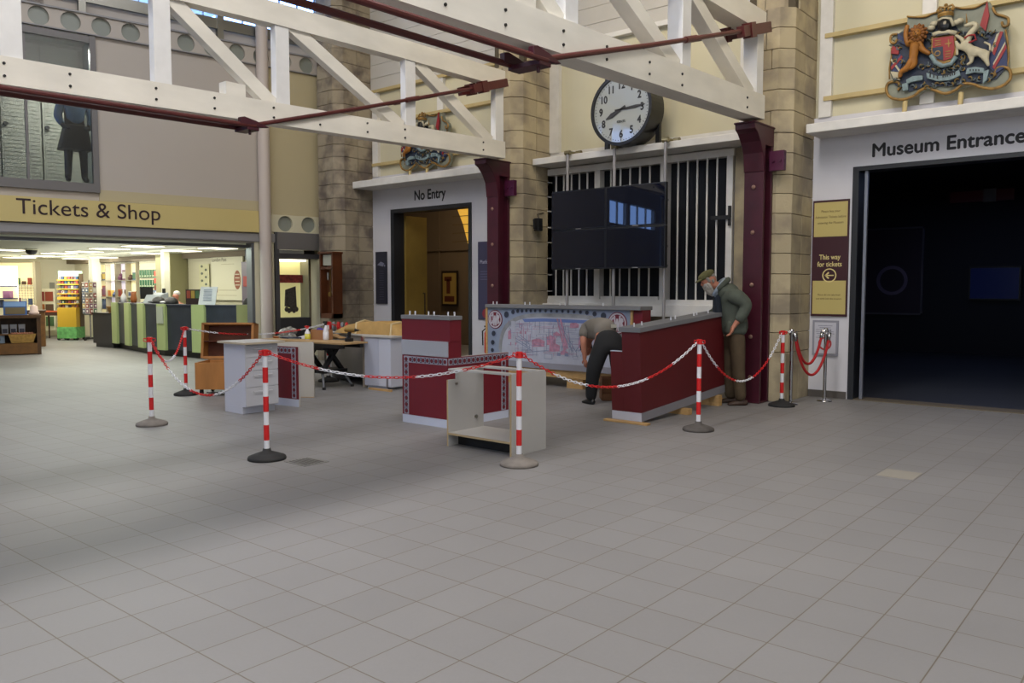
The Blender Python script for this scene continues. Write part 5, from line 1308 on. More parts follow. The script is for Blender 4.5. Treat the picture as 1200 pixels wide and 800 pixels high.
g = G(); g.sph((-.17, 0, 1.5), (.16, .2, .13), n=18); g.tube([(-.33, -.02, 1.50), (-.30, -.10, 1.55), (-.23, -.115, 1.62), (-.17, -.06, 1.665), (-.155, 0, 1.67), (-.17, .06, 1.665), (-.23, .115, 1.62), (-.30, .10, 1.55), (-.33, .02, 1.50)], .035, 8); g.build('jacket_yoke', jk, r, smooth=True)
g = G(); g.hexa([(-.22, -.18, .94), (.07, -.18, .94), (.07, .18, .94), (-.22, .18, .94), (-.21, -.17, 1.15), (.07, -.17, 1.15), (.07, .17, 1.15), (-.21, .17, 1.15)]); g.build('jacket_skirt', jk, r, bevel=.06, smooth=True, seg=4)
tr_ = mat('khaki_work_trousers', '4c3e2c', .85, var=.18, scale=8, bump=.3)
V = [(-.06, 0, 1.04), (-.06, 0, .92), (-.04, -.10, .80), (-.03, -.11, .5), (.01, -.11, .05), (-.08, .10, .80), (-.1, .12, .5), (-.06, .12, .05)]
skinned('trousers', V, [(0, 1), (1, 2), (2, 3), (3, 4), (1, 5), (5, 6), (6, 7)], [.15, .15, .115, .09, .08, .115, .09, .08], tr_, r)
bt = mat('brown_boot', '3c2a20', .6)
shoe(r, .02, -.11, 0, PI, bt); shoe(r, -.05, .13, 0, PI - .2, bt)
Rh = Matrix.Translation((-.415, 0, 1.66)) @ Matrix.Rotation(math.radians(-32), 4, 'Y')    # head frame: looks along -x, tilted down
g = G(); g.sph((0, 0, 0), (.098, .078, .118), n=20); g.bm.transform(Rh); o = g.build('head', skin_m, r, smooth=True)
g = G(); g.sph((-.102, 0, -.005), (.02, .014, .026), n=10); g.sph((-.085, -.03, .02), (.012, .018, .01), n=8); g.sph((-.085, .03, .02), (.012, .018, .01), n=8)
g.sph((.0, -.08, 0), (.018, .01, .03), n=8); g.sph((.0, .08, 0), (.018, .01, .03), n=8); g.bm.transform(Rh); g.build('nose_and_ears', skin_m, o, smooth=True)
g = G(); g.sph((-.092, -.03, .016), .008, n=8); g.sph((-.092, .03, .016), .008, n=8); g.box(-.098, -.09, -.02, .02, -.052, -.046); g.bm.transform(Rh); g.build('eyes_and_mouth', black_m, o)
g = G(); rnd = random.Random(5)
for k in range(46):
    a = rnd.uniform(-1.25, 1.25); z = rnd.uniform(-.2, -.03); rr = .085 if z > -.1 else .075 * (1 - (-.1 - z) * 4)
    g.sph((-rr * math.cos(a) - .012, rr * .8 * math.sin(a), z), (.026, .022, .032), n=7)
g.sph((-.06, 0, -.12), (.055, .06, .08), n=12)
g.bm.transform(Rh); g.build('beard', mat('grey_white_beard', 'a8a29a', .9), r, smooth=True)
g = G()
for k in range(20):
    a = rnd.uniform(1.4, 4.9); g.sph((-.088 * math.cos(a) * 1.0, .075 * math.sin(a), rnd.uniform(-.04, .05)), (.025, .02, .03), n=7)
g.bm.transform(Rh); g.build('hair', mat('grey_hair', '8f8a84', .9), r, smooth=True)
g = G(); g.sph((.005, 0, .075), (.118, .10, .058), n=18); g.sph((-.10, 0, .062), (.07, .07, .014), n=14); g.bm.transform(Rh)
g.build('flat_cap', mat('olive_tweed_cap', '5d5a38', .9, var=.2, scale=30), r, smooth=True)
g = G(); g.tube([(-.36, -.05, 1.46), (-.33, -.09, 1.53), (-.28, -.09, 1.60), (-.23, -.06, 1.65), (-.21, 0, 1.67), (-.23, .06, 1.65), (-.28, .09, 1.60)], .026, 8); g.tube([(-.34, -.05, 1.44), (-.31, -.07, 1.50)], .016, 8)
g.build('shirt_collar', mat('pale_blue_shirt', '8f9cab', .8), r, smooth=True)
g = G(); g.box(-.34, -.24, -.1, .1, 1.2, 1.48); g.build('waistcoat', mat('navy_waistcoat', '1d2530', .9), r, bevel=.04)

# ---- man bending over with his back to us
r = thing('person', 'man in grey T-shirt and black trousers bending over, seen from behind', 'person', (-6.13, 8.98, 0), RP)
V = [(.22, .02, .90), (.18, .18, .97), (.12, .36, 1.0), (.05, .52, .93), (.02, .64, .83), (0, .72, .76), (0, .78, .70),
     (.11, .0, .84), (.02, -.03, .45), (.0, .06, .1), (.33, .02, .84), (.37, -.0, .45), (.4, .1, .1),
     (-.06, .50, .96), (-.07, .42, .82), (-.05, .44, .64), (-.04, .45, .58), (.24, .55, .92), (.28, .6, .74), (.2, .66, .56), (.18, .67, .5)]
E_ = [(0, 1), (1, 2), (2, 3), (3, 4), (4, 5), (5, 6), (0, 7), (7, 8), (8, 9), (0, 10), (10, 11), (11, 12), (3, 13), (13, 14), (14, 15), (15, 16), (3, 17), (17, 18), (18, 19), (19, 20)]
R_ = [.11, .11, .11, .10, .055, .08, .08, .1, .065, .042, .1, .065, .042, .06, .048, .038, .03, .06, .048, .038, .03]
B_ = merge((V, E_, R_), 16, hand_pts(V[16], (.1, .2, -1), (.6, .6, 0), 1.0, .5)); B_ = merge(B_, 20, hand_pts(V[20], (0, .2, -1), (-.5, .5, 0), 1.0, .5))
skinned('body', *B_, skin_m, r)
V = [(.22, .02, .97), (.18, .2, 1.0), (.12, .36, 1.005), (.06, .52, .93), (-.05, .49, .965), (-.075, .43, .86), (.23, .54, .925), (.27, .58, .82)]
skinned('t_shirt', V, [(0, 1), (1, 2), (2, 3), (3, 4), (4, 5), (3, 6), (6, 7)], [.17, .185, .185, .16, .105, .085, .105, .085], mat('grey_t_shirt', '77716a', .85, var=.06, scale=7), r)
V = [(.22, .08, .97), (.23, -.02, .90), (.13, -.02, .78), (.02, -.05, .45), (.0, .05, .04), (.34, .0, .78), (.37, .0, .45), (.4, .1, .04)]
skinned('trousers', V, [(0, 1), (1, 2), (2, 3), (3, 4), (1, 5), (5, 6), (6, 7)], [.185, .205, .155, .105, .075, .155, .105, .075], mat('black_trousers', '141519', .85), r)
shoe(r, .0, .05, 0, PI / 2 + .5, black_m); shoe(r, .4, .1, 0, PI / 2, black_m)
o = G().sph((0, .76, .70), (.08, .1, .11), n=16).build('head', skin_m, r, smooth=True)
G().sph((0, .77, .72), (.088, .1, .108), n=16).build('hair', mat('dark_hair', '2a221c', .9), r, smooth=True)
g = G(); g.tube([(.08, .08, 1.02), (.2, .08, 1.07), (.34, .08, 1.02)], .018, 8); g.build('belt', black_m, r); G().box(.26, .33, -.03, .0, 1.03, 1.075).build('phone_case', mat('pale_belt_item', '9c9a90', .5), r)

# ================================================================== SHOP
shop_cream = mat('shop_cream', 'dcd8c2', .7); shop_white = mat('shop_white', 'd8d6c0', .6)
struct(G().hprism([tuple(TW(1.2, .2).xy), tuple(TW(12, .2).xy), tuple(TW(12, 20).xy), (-34.5, 11.6), (-17.6, 11.6)], 2.5, 2.56).build('ceiling_shop', mat('shop_ceiling', 'c8cab8', .8)))
struct(G().box(-35, -15.3, 11.58, 11.75, 0, 2.6).build('wall_shop_right', shop_cream))
bw = struct(tb('wall_shop_back', shop_cream, (1.5, 12, 13.8, 13.95, 0, 2.6)))
struct(tb('wall_shop_left', shop_cream, (11.8, 12, .2, 14, 0, 2.6)))
# ceiling light panels
lp = [(5.25, 6.6), (3.9, 7.9), (3.62, 6.4), (3.52, 4.35), (3.25, 2.65), (2.05, 6.4), (1.85, 4.35), (1.65, 2.5), (4.2, 12.0), (4.0, 10.2), (2.6, 12.0), (2.2, 10.3)]
rowdesc = {6.6: 'leftmost in the third row', 7.9: 'leftmost in the fourth row', 2.65: 'left one of the nearest row', 2.5: 'right one of the nearest row', 12.0: 'in the farthest row', 10.2: 'left one of the second farthest row', 10.3: 'right one of the second farthest row'}
prt = None
for i, (u, v) in enumerate(lp):
    p = TW(u, v, 2.49)
    lab = 'white rectangular ceiling light in the shop, ' + (rowdesc.get(v) or ('%s of the %s row' % ('left' if u > 3 else 'right', 'second' if v < 5 else 'third')))
    if i in (8, 10): lab += ', left' if i == 8 else ', right'
    if prt is None:
        prt = thing('ceiling_light', lab, 'ceiling light', p, AT + .35, 'shop ceiling lights')
        G().box(-.36, .36, -.32, .32, -.01, .01).build('frame', shop_white, prt)
        G().box(-.33, .33, -.29, .29, -.016, -.01).build('diffuser', mat('light_diffuser', 'fff6e0', .5, emit=4.0), prt)
    else: dup(prt, p, AT + .35, lab)
for u, v, e in ((3.2, 3.5, 50), (2.6, 8.0, 60), (4.6, 10.5, 60), (4.8, 5.0, 50)):
    area('shop_light', TW(u, v, 2.40), (0, 0, math.degrees(AT)), 2.2, 2.6, e, (1.0, .99, .88))
area('shop_spill', TW(4.2, .7, 2.36), (-14, 0, math.degrees(AT)), 4.5, .8, 75, (.86, 1.0, .88))
area('shop_fill_back', TW(4, 10.5, 1.9), (90, 0, math.degrees(AT)), 6, 1.0, 75, (1, .99, .9))  # unseen lamp added to brighten the back wall
area('shop_ceiling_fill', TW(3.4, 6.5, 2.0), (180, 0, math.degrees(AT)), 3, 9, 60, (1, .99, .9))  # added fill facing up, lifts the dark ceiling; no fitting here
area('shop_fill_side', (-22.5, 9.9, 2.3), (75, 0, 0), 9, .5, 55, (1, .99, .90))  # another added fill, aimed at the side wall
r = thing('dome_camera', 'dark security dome on the shop ceiling at the far left', 'security camera', TW(4.9, 5.8, 2.49))
G().sph((0, 0, -.03), (.13, .13, .12), n=16).build('dome', black_m, r, smooth=True); G().cyl((0, 0, -.03), (0, 0, .0), .15, n=20).build('ring', shop_white, r)
# columns
for k, (x, yv, rr) in enumerate(((-20.02, 10.26, .075), (-26.4, 11.25, .13))):
    struct(G().box(x - rr, x + rr, yv - rr, yv + rr, 0, 2.5).build('trim_%d' % (70 + k), shop_white, rot=None))
struct(G().box(-22.0, -21.2, 11.0, 11.58, 0, 2.5).build('trim_72', mat('olive_pier', '98946e', .7)))
struct(G().box(-35, -17.0, 11.34, 11.58, 2.36, 2.5).build('trim_73', mat('brown_valance', '6e6350', .7)))
# slatwall with poster boards
g = G(); g.box(-21.15, -17.6, 11.50, 11.58, 0, 2.4)
for k in range(15): g.box(-21.15, -17.6, 11.485, 11.5, .9 + k * .1, .99 + k * .1)
struct(g.build('trim_74', mat('slatwall_cream', 'c2bea2', .6)))
r = thing('shop_poster', 'large pale poster board with brown oval emblem behind the ticket counter', 'poster', (-19.85, 11.42, 1.25))
G().box(0, 1.5, 0, .03, 0, 1.28).build('board', mat('poster_cream', 'cccab0', .6), r)
g = G(); g.prism([(1.24 + .15 * math.cos(a * PI / 12), .52 + .24 * math.sin(a * PI / 12)) for a in range(24)], -.004, 0); g.box(.04, .3, -.003, 0, .2, .3); g.build('oval', mat('brown_oval', '8a5034', .6), r)
g = G()
for k in range(4): g.box(1.14, 1.34, -.006, -.004, .38 + k * .09, .40 + k * .09)
g.build('oval_stripes', mat('poster_cream', 'cccab0', .6), r)
text_obj('heading', 'London Pass', .14, mat('grey_brown_text', '6c6650', .6), r, (.04, -.004, 1.0), depth=.0005)
g = G(); g.box(.35, 1.2, -.003, 0, .25, .265); g.box(.1, 1.2, -.003, 0, .12, .13); g.box(.5, 1.1, -.003, 0, .92, .93); g.build('small_print', mat('poster_print', 'a09a76', .6), r)
r = thing('hanging_banner', 'narrow pale strip with small dark motifs hanging on the slatted wall', 'banner', (-20.5, 11.44, 1.3))
G().box(0, .5, 0, .02, 0, .9).build('strip', mat('banner_pale', 'c4c29a', .6), r)
g = G()
for k in range(9): g.sph((.15 + .2 * (k % 2), -.005, .08 + k * .095), (.06, .008, .035), n=8)
g.build('motifs', mat('banner_motif', '5e6458', .6), r)
# right hand dim doorway with reddish goods
r = thing('display_case', 'glazed display case at the right end of the shop opening with red goods', 'display case', (-17.9, 11.1, 0), 0)
G().box(0, .5, 0, .4, 0, 2.2).build('case', mat('violet_grey_case', '6c6470', .4), r); G().box(.1, .4, -.02, 0, 1.6, 1.85).build('red_goods', mat('red_goods', 'a04038', .6), r)
struct(G().box(-17.9, -15.5, 11.2, 11.5, 2.25, 2.5).build('trim_75', black_m))
# shelving bays along the side wall
colset = ['8a3c2c', '3a566e', 'a3883c', '6a3f58', '466a48', '9a5a30', 'b8b6a8', '503a2c', '7c2c2c', '3c4864']
def goods(i): return mat('goods_' + colset[i % len(colset)], colset[i % len(colset)], .6)
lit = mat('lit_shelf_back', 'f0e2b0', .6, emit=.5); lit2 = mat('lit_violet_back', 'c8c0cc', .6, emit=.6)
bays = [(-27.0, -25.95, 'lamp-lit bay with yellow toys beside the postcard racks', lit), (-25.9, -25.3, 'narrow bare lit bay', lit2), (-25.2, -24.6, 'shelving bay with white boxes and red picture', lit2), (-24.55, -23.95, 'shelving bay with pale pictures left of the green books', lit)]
for bi, (x0, x1, lab, mm_) in enumerate(bays):
    r = thing('shelving_bay', 'shop wall ' + lab, 'shelving', (x0, 11.36, 0), 0, 'lit shelving bays in the shop')
    w_ = x1 - x0
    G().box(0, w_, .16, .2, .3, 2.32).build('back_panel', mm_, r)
    G().box(-.015, .0, 0, .2, 0, 2.34).box(w_, w_ + .015, 0, .2, 0, 2.34).build('side', mat('shelf_side_brown', 'a39a82', .6), r)
    for z in (.5, .9, 1.28, 1.78, 2.3): G().box(0, w_, .0, .16, z, z + .02).build('shelf', mat('shelf_grey', '8a8878', .5), r)
    for zi, z in enumerate((.525, .925, 1.305, 1.805)):
        if bi == 1 and zi != 2: continue
        n = 3 if w_ > .8 else 2
        for k in range(n):
            ww = w_ / n; h = random.uniform(.14, .34); x = x0 + ww * (k + .5); ci = random.randrange(10)
            g = G()
            if (k + zi) % 3 == 0: g.lathe([(0, 0), (ww * .28, 0), (ww * .32, h * .4), (ww * .18, h * .7), (ww * .2, h * .8), (0, h)], n=12)
            else: g.box(-ww * .36, ww * .36, -.05, .05, 0, h); g.box(-ww * .3, ww * .3, -.053, -.05, h * .15, h * .85, 1)
            o = g.build('shelf_item', [goods(ci), goods(ci + 3)]); o.location = (x, 11.44, z)
            tag(o, 'small boxed gift or ornament on the lit shop shelves', 'gift item', 'small goods on the lit shop shelves')
# green book rows on hooks
for zi, z in enumerate((1.87, 1.58)):
    for k in range(7):
        g = G(); g.box(-.062, .062, -.012, .012, 0, .22); g.box(-.062, -.045, -.014, -.012, 0, .22, 1); g.box(-.03, .05, -.014, -.012, .03, .06, 1)
        o = g.build('green_book', [mat('dark_green_cover', '1f5a38', .5), mat('cover_pale', 'b9c2a0', .5)]); o.location = (-23.72 + k * .155, 11.40, z)
        tag(o, 'green boxed item in the %s row on the cream slatted wall' % ('upper' if zi == 0 else 'lower'), 'boxed item', 'green items, %s row' % ('upper' if zi == 0 else 'lower'))
g = G(); g.box(-23.85, -22.0, 11.45, 11.58, .3, 2.35)
for k in range(16): g.box(-23.85, -22.0, 11.435, 11.45, .8 + k * .1, .89 + k * .1)
struct(g.build('trim_76', mat('slatwall_cream', 'c2bea2', .6)))
for k in range(6):
    g = G(); g.box(-.07, .07, -.01, .01, 0, .12); g.box(-.04, .04, -.013, -.01, .03, .09, 1); o = g.build('blue_packet', [mat('blue_packet', '6a86a0', .5), white_pl]); o.location = (-23.7 + k * .18, 11.4, 1.38)
    tag(o, 'small blue packet in the bottom row under the green items', 'packet', 'blue packets under the green items')
r = thing('red_goods_rack', 'rack of bright red and orange goods between the shop column and olive pier', 'rack', (-22.6, 11.2, 0))
G().box(0, .55, .2, .24, .8, 2.2).build('panel', mat('pinkish_panel', 'c9a090', .6), r)
for k in range(5): G().box(.05, .5, .02, .2, 1.1 + k * .2, 1.24 + k * .2).build('shelf_row', mat('red_row_%d' % k, ('c8402c', 'd86038', '7a3628', 'd24030', 'c0503c')[k], .6), r)

# ---- ticket counter, curved, dark panels with green pilasters
CP = [(-21.54, 9.54), (-21.12, 9.52), (-20.34, 9.4), (-19.83, 9.33), (-19.15, 9.22), (-18.68, 9.17), (-18.04, 9.16), (-17.75, 9.2), (-17.0, 9.36), (-16.63, 9.5), (-16.2, 9.78), (-15.98, 10.0), (-15.83, 10.25)]
CP = [(-21.54, 9.62), (-21.15, 9.57), (-20.50, 9.47), (-20.1, 9.40), (-19.45, 9.30), (-19.08, 9.26), (-18.35, 9.22), (-18.0, 9.24), (-17.0, 9.33), (-16.6, 9.40), (-16.2, 9.58), (-15.97, 9.76), (-15.80, 10.02)]
r = thing('ticket_counter', 'long curved ticket counter with dark panels and lime green pilasters', 'counter', (0, 0, 0)); r.location = (-18.5, 9.9, 0)
off = Vector((-18.5, 9.9))
CPl = [Vector(p) - off for p in CP]
def offset(pl_, d):
    out = []
    for i, p in enumerate(pl_):
        a = pl_[max(i - 1, 0)]; b_ = pl_[min(i + 1, len(pl_) - 1)]; t = (b_ - a).normalized(); out.append(p + Vector((-t.y, t.x)) * d)
    return out
def strip(pts, d0, d1, z0, z1, m):
    A = offset(pts, d0); B = offset(pts, d1); g = G()
    for i in range(len(pts) - 1): g.hprism([A[i], A[i + 1], B[i + 1], B[i]], z0, z1)
    return g
strip(CPl, .0, .6, .16, 1.16, None).build('body', mat('dark_blue_grey_panel', '30353f', .35, var=.2, scale=3), r)
strip(CPl, .12, .55, 0, .16, None).build('plinth', black_m, r)
strip(CPl, -.02, .62, 1.155, 1.19, None).build('worktop', mat('navy_worktop', '2a3040', .35), r)
lime = mat('lime_green', 'a6b47c', .5); olive = mat('olive_green', '8c9160', .5)
for k, i in enumerate((0, 2, 4, 6, 8, 11)):
    A = CPl[i]; B = CPl[i + 1]; t = (B - A).normalized(); nn = Vector((t.y, -t.x))
    G().hprism([A + nn * .0, A + nn * .06, B + nn * .06, B + nn * 0], .14, 1.195).build('pilaster', lime if k != 5 else olive, r)
o = G().hprism([CPl[6] + Vector((.05, -.065)), CPl[6] + Vector((.05, -.085)), CPl[7] + Vector((-.05, -.085)), CPl[7] + Vector((-.05, -.065))], .75, 1.14).build('notice', mat('counter_notice', 'a9b0a0', .5), r)
# low dark cabinet left of counter
r = thing('low_dark_counter', 'lower dark counter section at the left end of the ticket counter', 'counter', (-22.0, 9.8, 0), math.radians(2))
G().box(-.6, .42, -.25, .45, .1, .88).box(-.55, .4, -.2, .4, 0, .1).build('body', mat('grey_black_panel', '35363a', .4, var=.1, scale=3), r); G().box(-.62, .44, -.27, .47, .88, .91).build('top', black_m, r)
r = thing('wicker_basket', 'brown wicker basket on the low dark counter', 'basket', (-21.9, 9.9, .91))
g = G(); g.lathe([(.0, 0), (.22, 0), (.28, .17), (.26, .17), (.2, .02), (0, .02)], n=20)
for k in range(5): g.tube([(.285 * math.cos(a * PI / 10) * (.80 + .05 * k), .285 * math.sin(a * PI / 10) * (.8 + .05 * k), .02 + k * .035) for a in range(20)], .012, 5, closed=True)
g.build('wicker', mat('wicker', '8a6636', .8), r)
# things on the ticket counter
def on_counter(name, lab, cat, loc, fn, rz=0, group=None):
    r = thing(name, lab, cat, (loc[0], loc[1], 1.19), rz, group); fn(r); return r
def f_mon(r):
    G().box(-.2, .2, -.02, .02, .1, .40).build('casing', black_m, r); G().box(-.03, .03, -.02, .02, 0, .12).box(-.1, .1, -.08, .08, 0, .012).build('stand', black_m, r)
on_counter('till_monitor', 'black till monitor on the counter left of the shop column', 'monitor', (-20.3, 9.9), f_mon, .3)
def f_card(r):
    G().hexa([(-.2, -.02, 0), (.2, -.02, 0), (.2, .0, 0), (-.2, .0, 0), (-.17, .06, .4), (.23, .06, .4), (.23, .08, .4), (-.17, .08, .4)]).build('sheet', mat('white_card', 'd6d8dc', .5), r)
    g = G()
    for k in range(6): g.box(-.08, .12, -.03 + .012 * k, -.022 + .012 * k, .1 + k * .045, .112 + k * .045)
    g.build('print', mat('card_print', '7f8ca8', .5), r)
on_counter('counter_card', 'white printed card standing on the counter above the wide green pilaster', 'card', (-16.9, 9.6), f_card, .55)
def f_box(r):
    g = G(); g.box(-.3, .3, -.1, .1, 0, .34); g.build('box', mat('dark_leaflet_box', '2e1c1c', .5), r)
    for k in range(5): G().box(-.27 + k * .11, -.18 + k * .11, -.108, -.1, .14, .31).build('leaflet', goods(k * 2), r)
on_counter('leaflet_holder', 'dark leaflet holder with coloured leaflets on the counter left of the white card', 'leaflet holder', (-17.45, 9.75), f_box, .5)
def f_dome(c1_, c2_):
    def f(r):
        g = G(); g.sph((0, 0, .02), (.2, .16, .15), n=14); g.build('crown', black_m, r, smooth=True); g = G(); g.sph((-.1, -.1, .04), (.16, .1, .03), n=12); g.build('brim', mat(c1_, c2_, .6), r, smooth=True)
    return f
on_counter('cap', 'black cap on the counter, left of the shop column', 'cap', (-19.3, 9.7), f_dome('cap_grey', '4a4c50'))
on_counter('cap', 'black and white cap on the counter, right of the shop column', 'cap', (-18.4, 9.55), f_dome('cap_white', 'c8c8c8'))
def f_till(r):
    g = G(); g.hexa([(-.3, -.15, 0), (.3, -.15, 0), (.3, .15, 0), (-.3, .15, 0), (-.28, -.05, .2), (.28, -.05, .2), (.28, .15, .26), (-.28, .15, .26)]); g.build('body', mat('till_grey', '8f979c', .5), r); G().box(.12, .2, .1, .14, .24, .36).build('customer_display', black_m, r)
on_counter('cash_till', 'grey cash till behind the counter left of the shop column', 'till', (-20.0, 9.98), f_till, .2)
def f_vase(r):
    G().lathe([(0, 0), (.06, 0), (.085, .08), (.06, .2), (.07, .27), (0, .28)], n=16).build('body', mat('orange_brown_jar', '9c5a2c', .5), r, smooth=True)
on_counter('jar', 'orange-brown jar on the counter left of the black monitor', 'jar', (-20.9, 9.85), f_vase)
def f_bot(r): G().lathe([(0, 0), (.07, 0), (.07, .15), (.02, .25), (.02, .34), (0, .34)], n=14).build('body', white_pl, r, smooth=True)
on_counter('white_bottle', 'white pointed bottle at the left end of the ticket counter', 'bottle', (-21.35, 9.8), f_bot)
r = thing('office_chair', 'dark rounded chair back showing above the ticket counter', 'chair', (-16.5, 10.5, 0), .6)
g = G(); g.sph((0, 0, 1.18), (.24, .06, .2), n=16); g.build('backrest', mat('dark_chair', '33312e', .7), r, smooth=True)
g = G(); g.box(-.24, .24, -.3, .2, .5, .58); g.build('seat', mat('dark_chair', '33312e', .7), r, bevel=.03); g = G(); g.cyl((0, 0, .05), (0, 0, .5), .03, n=10); g.box(-.02, .02, .05, .09, .5, 1.1)
for k in range(5): g.cyl((0, 0, .07), (.28 * math.cos(k * 1.257), .28 * math.sin(k * 1.257), .04), .02, n=8)
g.build('pedestal', black_m, r)
# person behind the counter
r = thing('person', 'white-haired person in dark clothes behind the ticket counter, only the head showing', 'person', (-19.3, 10.14, 0), RP)
V = [(0, 0, .8), (0, 0, 1.0), (0, 0, 1.15), (0, 0, 1.25), (0, 0, 1.36), (0, 0, 1.42), (-.2, 0, 1.12), (-.24, -.02, .9), (-.2, -.2, .84), (-.17, -.28, .86), (.2, 0, 1.12), (.24, -.02, .9), (.2, -.2, .84), (.17, -.28, .86), (-.1, -.02, .55), (-.1, -.02, .1), (.1, -.02, .55), (.1, -.02, .1)]
Bc = (V, [(0, 1), (1, 2), (2, 3), (3, 4), (4, 5), (2, 6), (6, 7), (7, 8), (8, 9), (2, 10), (10, 11), (11, 12), (12, 13), (0, 14), (14, 15), (0, 16), (16, 17)], [.15, .14, .12, .055, .085, .08, .065, .05, .04, .035, .065, .05, .04, .035, .08, .05, .08, .05])
skinned('body', *Bc, skin_m, r)
V = [(0, 0, .6), (0, 0, .95), (0, 0, 1.15), (-.2, 0, 1.12), (-.24, -.02, .9), (-.2, -.18, .84), (.2, 0, 1.12), (.24, -.02, .9), (.2, -.18, .84)]
skinned('dark_top', V, [(0, 1), (1, 2), (2, 3), (3, 4), (4, 5), (2, 6), (6, 7), (7, 8)], [.16, .16, .13, .08, .065, .05, .08, .065, .05], mat('dark_top', '1e1f24', .8), r)
g = G(); g.sph((.01, .04, 1.43), (.085, .08, .07), n=14); g.build('hair', mat('white_hair', 'd0ccc4', .9), r, smooth=True)

# ---- goods further back in the shop
r = thing('yellow_display_stand', 'tall yellow display stand of small toys with green base by the back wall', 'display stand', (-26.05, 10.35, 0), RP)
G().box(-.29, .29, -.25, .25, .06, .40).build('green_base', mat('green_print', '5d9a58', .6, var=.3, scale=10), r)
G().box(-.28, .28, -.22, .25, .40, .95).build('yellow_cabinet', mat('bright_yellow', 'b08e24', .5), r)
G().box(-.28, .28, .18, .22, .95, 1.98).build('back', mat('dark_stand_back', '3a2a20', .6), r); G().box(-.28, .28, -.1, .22, 1.92, 2.08).build('header', mat('pale_green_header', 'a8c8b0', .5), r)
G().box(-.30, -.28, -.0, .22, .4, 2.0).box(.28, .30, -.0, .22, .4, 2.0).build('side', mat('stand_side_brown', '4a3a24', .5), r)
for k, z in enumerate((.95, 1.08, 1.22, 1.38, 1.52, 1.66, 1.79)):
    G().box(-.28, .28, -.2, .2, z, z + (.03 if k != 2 else .08)).build('shelf', mat('bright_yellow', 'b08e24', .5), r)
    for q in range(6):
        g = G(); g.box(-.036, .036, -.05, .05, 0, .085); g.box(-.02, .02, -.052, -.05, .02, .06, 1)
        o = g.build('small_toy', [goods(q * 3 + k), goods(q + k + 4)]); c, s_ = math.cos(RP), math.sin(RP); lx, ly = -.235 + q * .094, -.08
        o.location = (-26.05 + lx * c - ly * s_, 10.35 + lx * s_ + ly * c, z + (.03 if k != 2 else .08)); o.rotation_euler = (0, 0, RP)
        tag(o, 'small boxed toy on the shelves of the yellow display stand', 'toy', 'toys on the yellow display stand')
g = G()
for x in (-.28, 0, .28): g.cyl((x, -.2, .04), (x, -.16, .04), .04, n=10); g.cyl((x, .2, .04), (x, .16, .04), .04, n=10)
g.build('castors', black_m, r)
struct(G().box(-28.2, -26.9, 11.0, 11.02, 0, .01).build('trim_77', shop_white))
# doorway behind the stand
dd = tb('door_4', mat('brown_doorway', '4a3f30', .6), (1.8, 1.86, 13.74, 13.8, 0, 2.12), (2.72, 2.78, 13.74, 13.8, 0, 2.12), (1.8, 2.78, 13.74, 13.8, 2.06, 2.12)); struct(dd)
struct(tb('door_5', mat('tan_door', 'a8946a', .6), (1.86, 2.72, 13.76, 13.8, 0, 2.06)))
# postcard spinners
def spinner(x, yv, lab, h0, h1, w_, seed):
    rnd = random.Random(seed)
    r = thing('postcard_rack', lab, 'postcard rack', (x, yv, 0), .3, 'postcard spinner racks')
    G().cyl((0, 0, .05), (0, 0, h1 + .05), .018, n=10).build('pole', grey_metal, r)
    g = G()
    for k in range(4): a = k * PI / 2; g.cyl((0, 0, .06), (.2 * math.cos(a), .2 * math.sin(a), .05), .016, n=8); g.cyl((.2 * math.cos(a), .2 * math.sin(a), 0), (.2 * math.cos(a), .2 * math.sin(a), .06), .025, n=8)
    g.build('foot', black_m, r)
    g = G()
    for k in range(4):
        Rm = Matrix.Rotation(k * PI / 2, 4, 'Z')
        g.box(-w_, w_, w_ - .01, w_, h0, h1, 0, Rm)
    g.build('frame', mat('rack_frame_grey', 'a39f92', .6), r)
    n = int((h1 - h0) / .155)
    for k in range(4):
        Rm = Matrix.Rotation(k * PI / 2 + PI, 4, 'Z')
        for i in range(n):
            for j in (-1, 1):
                g = G(); g.box(j * w_ * .5 - .05, j * w_ * .5 + .05, w_ + .0, w_ + .012, h0 + .02 + i * .155, h0 + .145 + i * .155, 0, Rm); g.box(j * w_ * .5 - .035, j * w_ * .5 + .02, w_ + .012, w_ + .014, h0 + .05 + i * .155, h0 + .11 + i * .155, 1, Rm)
                if k in (0, 1): g.build('postcard', [goods(rnd.randrange(10)), mat('card_pale', 'c9c6bc', .5)], r)
                else: g.bm.free()
spinner(-25.35, 10.62, 'tall white postcard spinner nearest the low dark counter', .8, 1.75, .14, 3)
spinner(-25.72, 10.78, 'postcard spinner behind and left of the nearest one', .75, 1.65, .12, 6)
# small table with red top
r = thing('side_table', 'small dark table with a red top in front of the yellow stand', 'table', (-27.1, 10.3, 0), RP)
G().box(-.35, .35, -.25, .25, .83, .86).build('table_top', mat('red_orange_top', 'b4512c', .5), r)
G().box(-.32, .32, -.22, .22, .72, .83).build('apron', mat('dark_mahogany', '3c2018', .5), r)
for x in (-.3, .3):
    for yv in (-.2, .2): G().cyl((x, yv, .0), (x, yv, .72), .018, .03, n=10).build('leg', mat('dark_mahogany', '3c2018', .5), r)
# magazine rack and notice on the back wall
r = thing('magazine_rack', 'grey magazine rack with coloured covers against the shop back wall', 'magazine rack', TW(3.45, 13.3, 0), RP)
G().box(-.45, .45, .0, .05, .2, 1.55).build('frame', shop_white, r)
for k in range(3):
    for j in range(3): G().box(-.4 + j * .28, -.16 + j * .28, -.03, .0, .35 + k * .4, .65 + k * .4).build('magazine', goods(k * 3 + j * 2), r)
tag(tb('wall_notice', mat('grey_notice', '8f8f84', .6), (2.95, 3.1, 13.77, 13.79, 1.35, 1.75)), 'small grey notice on the cream back wall of the shop', 'notice')
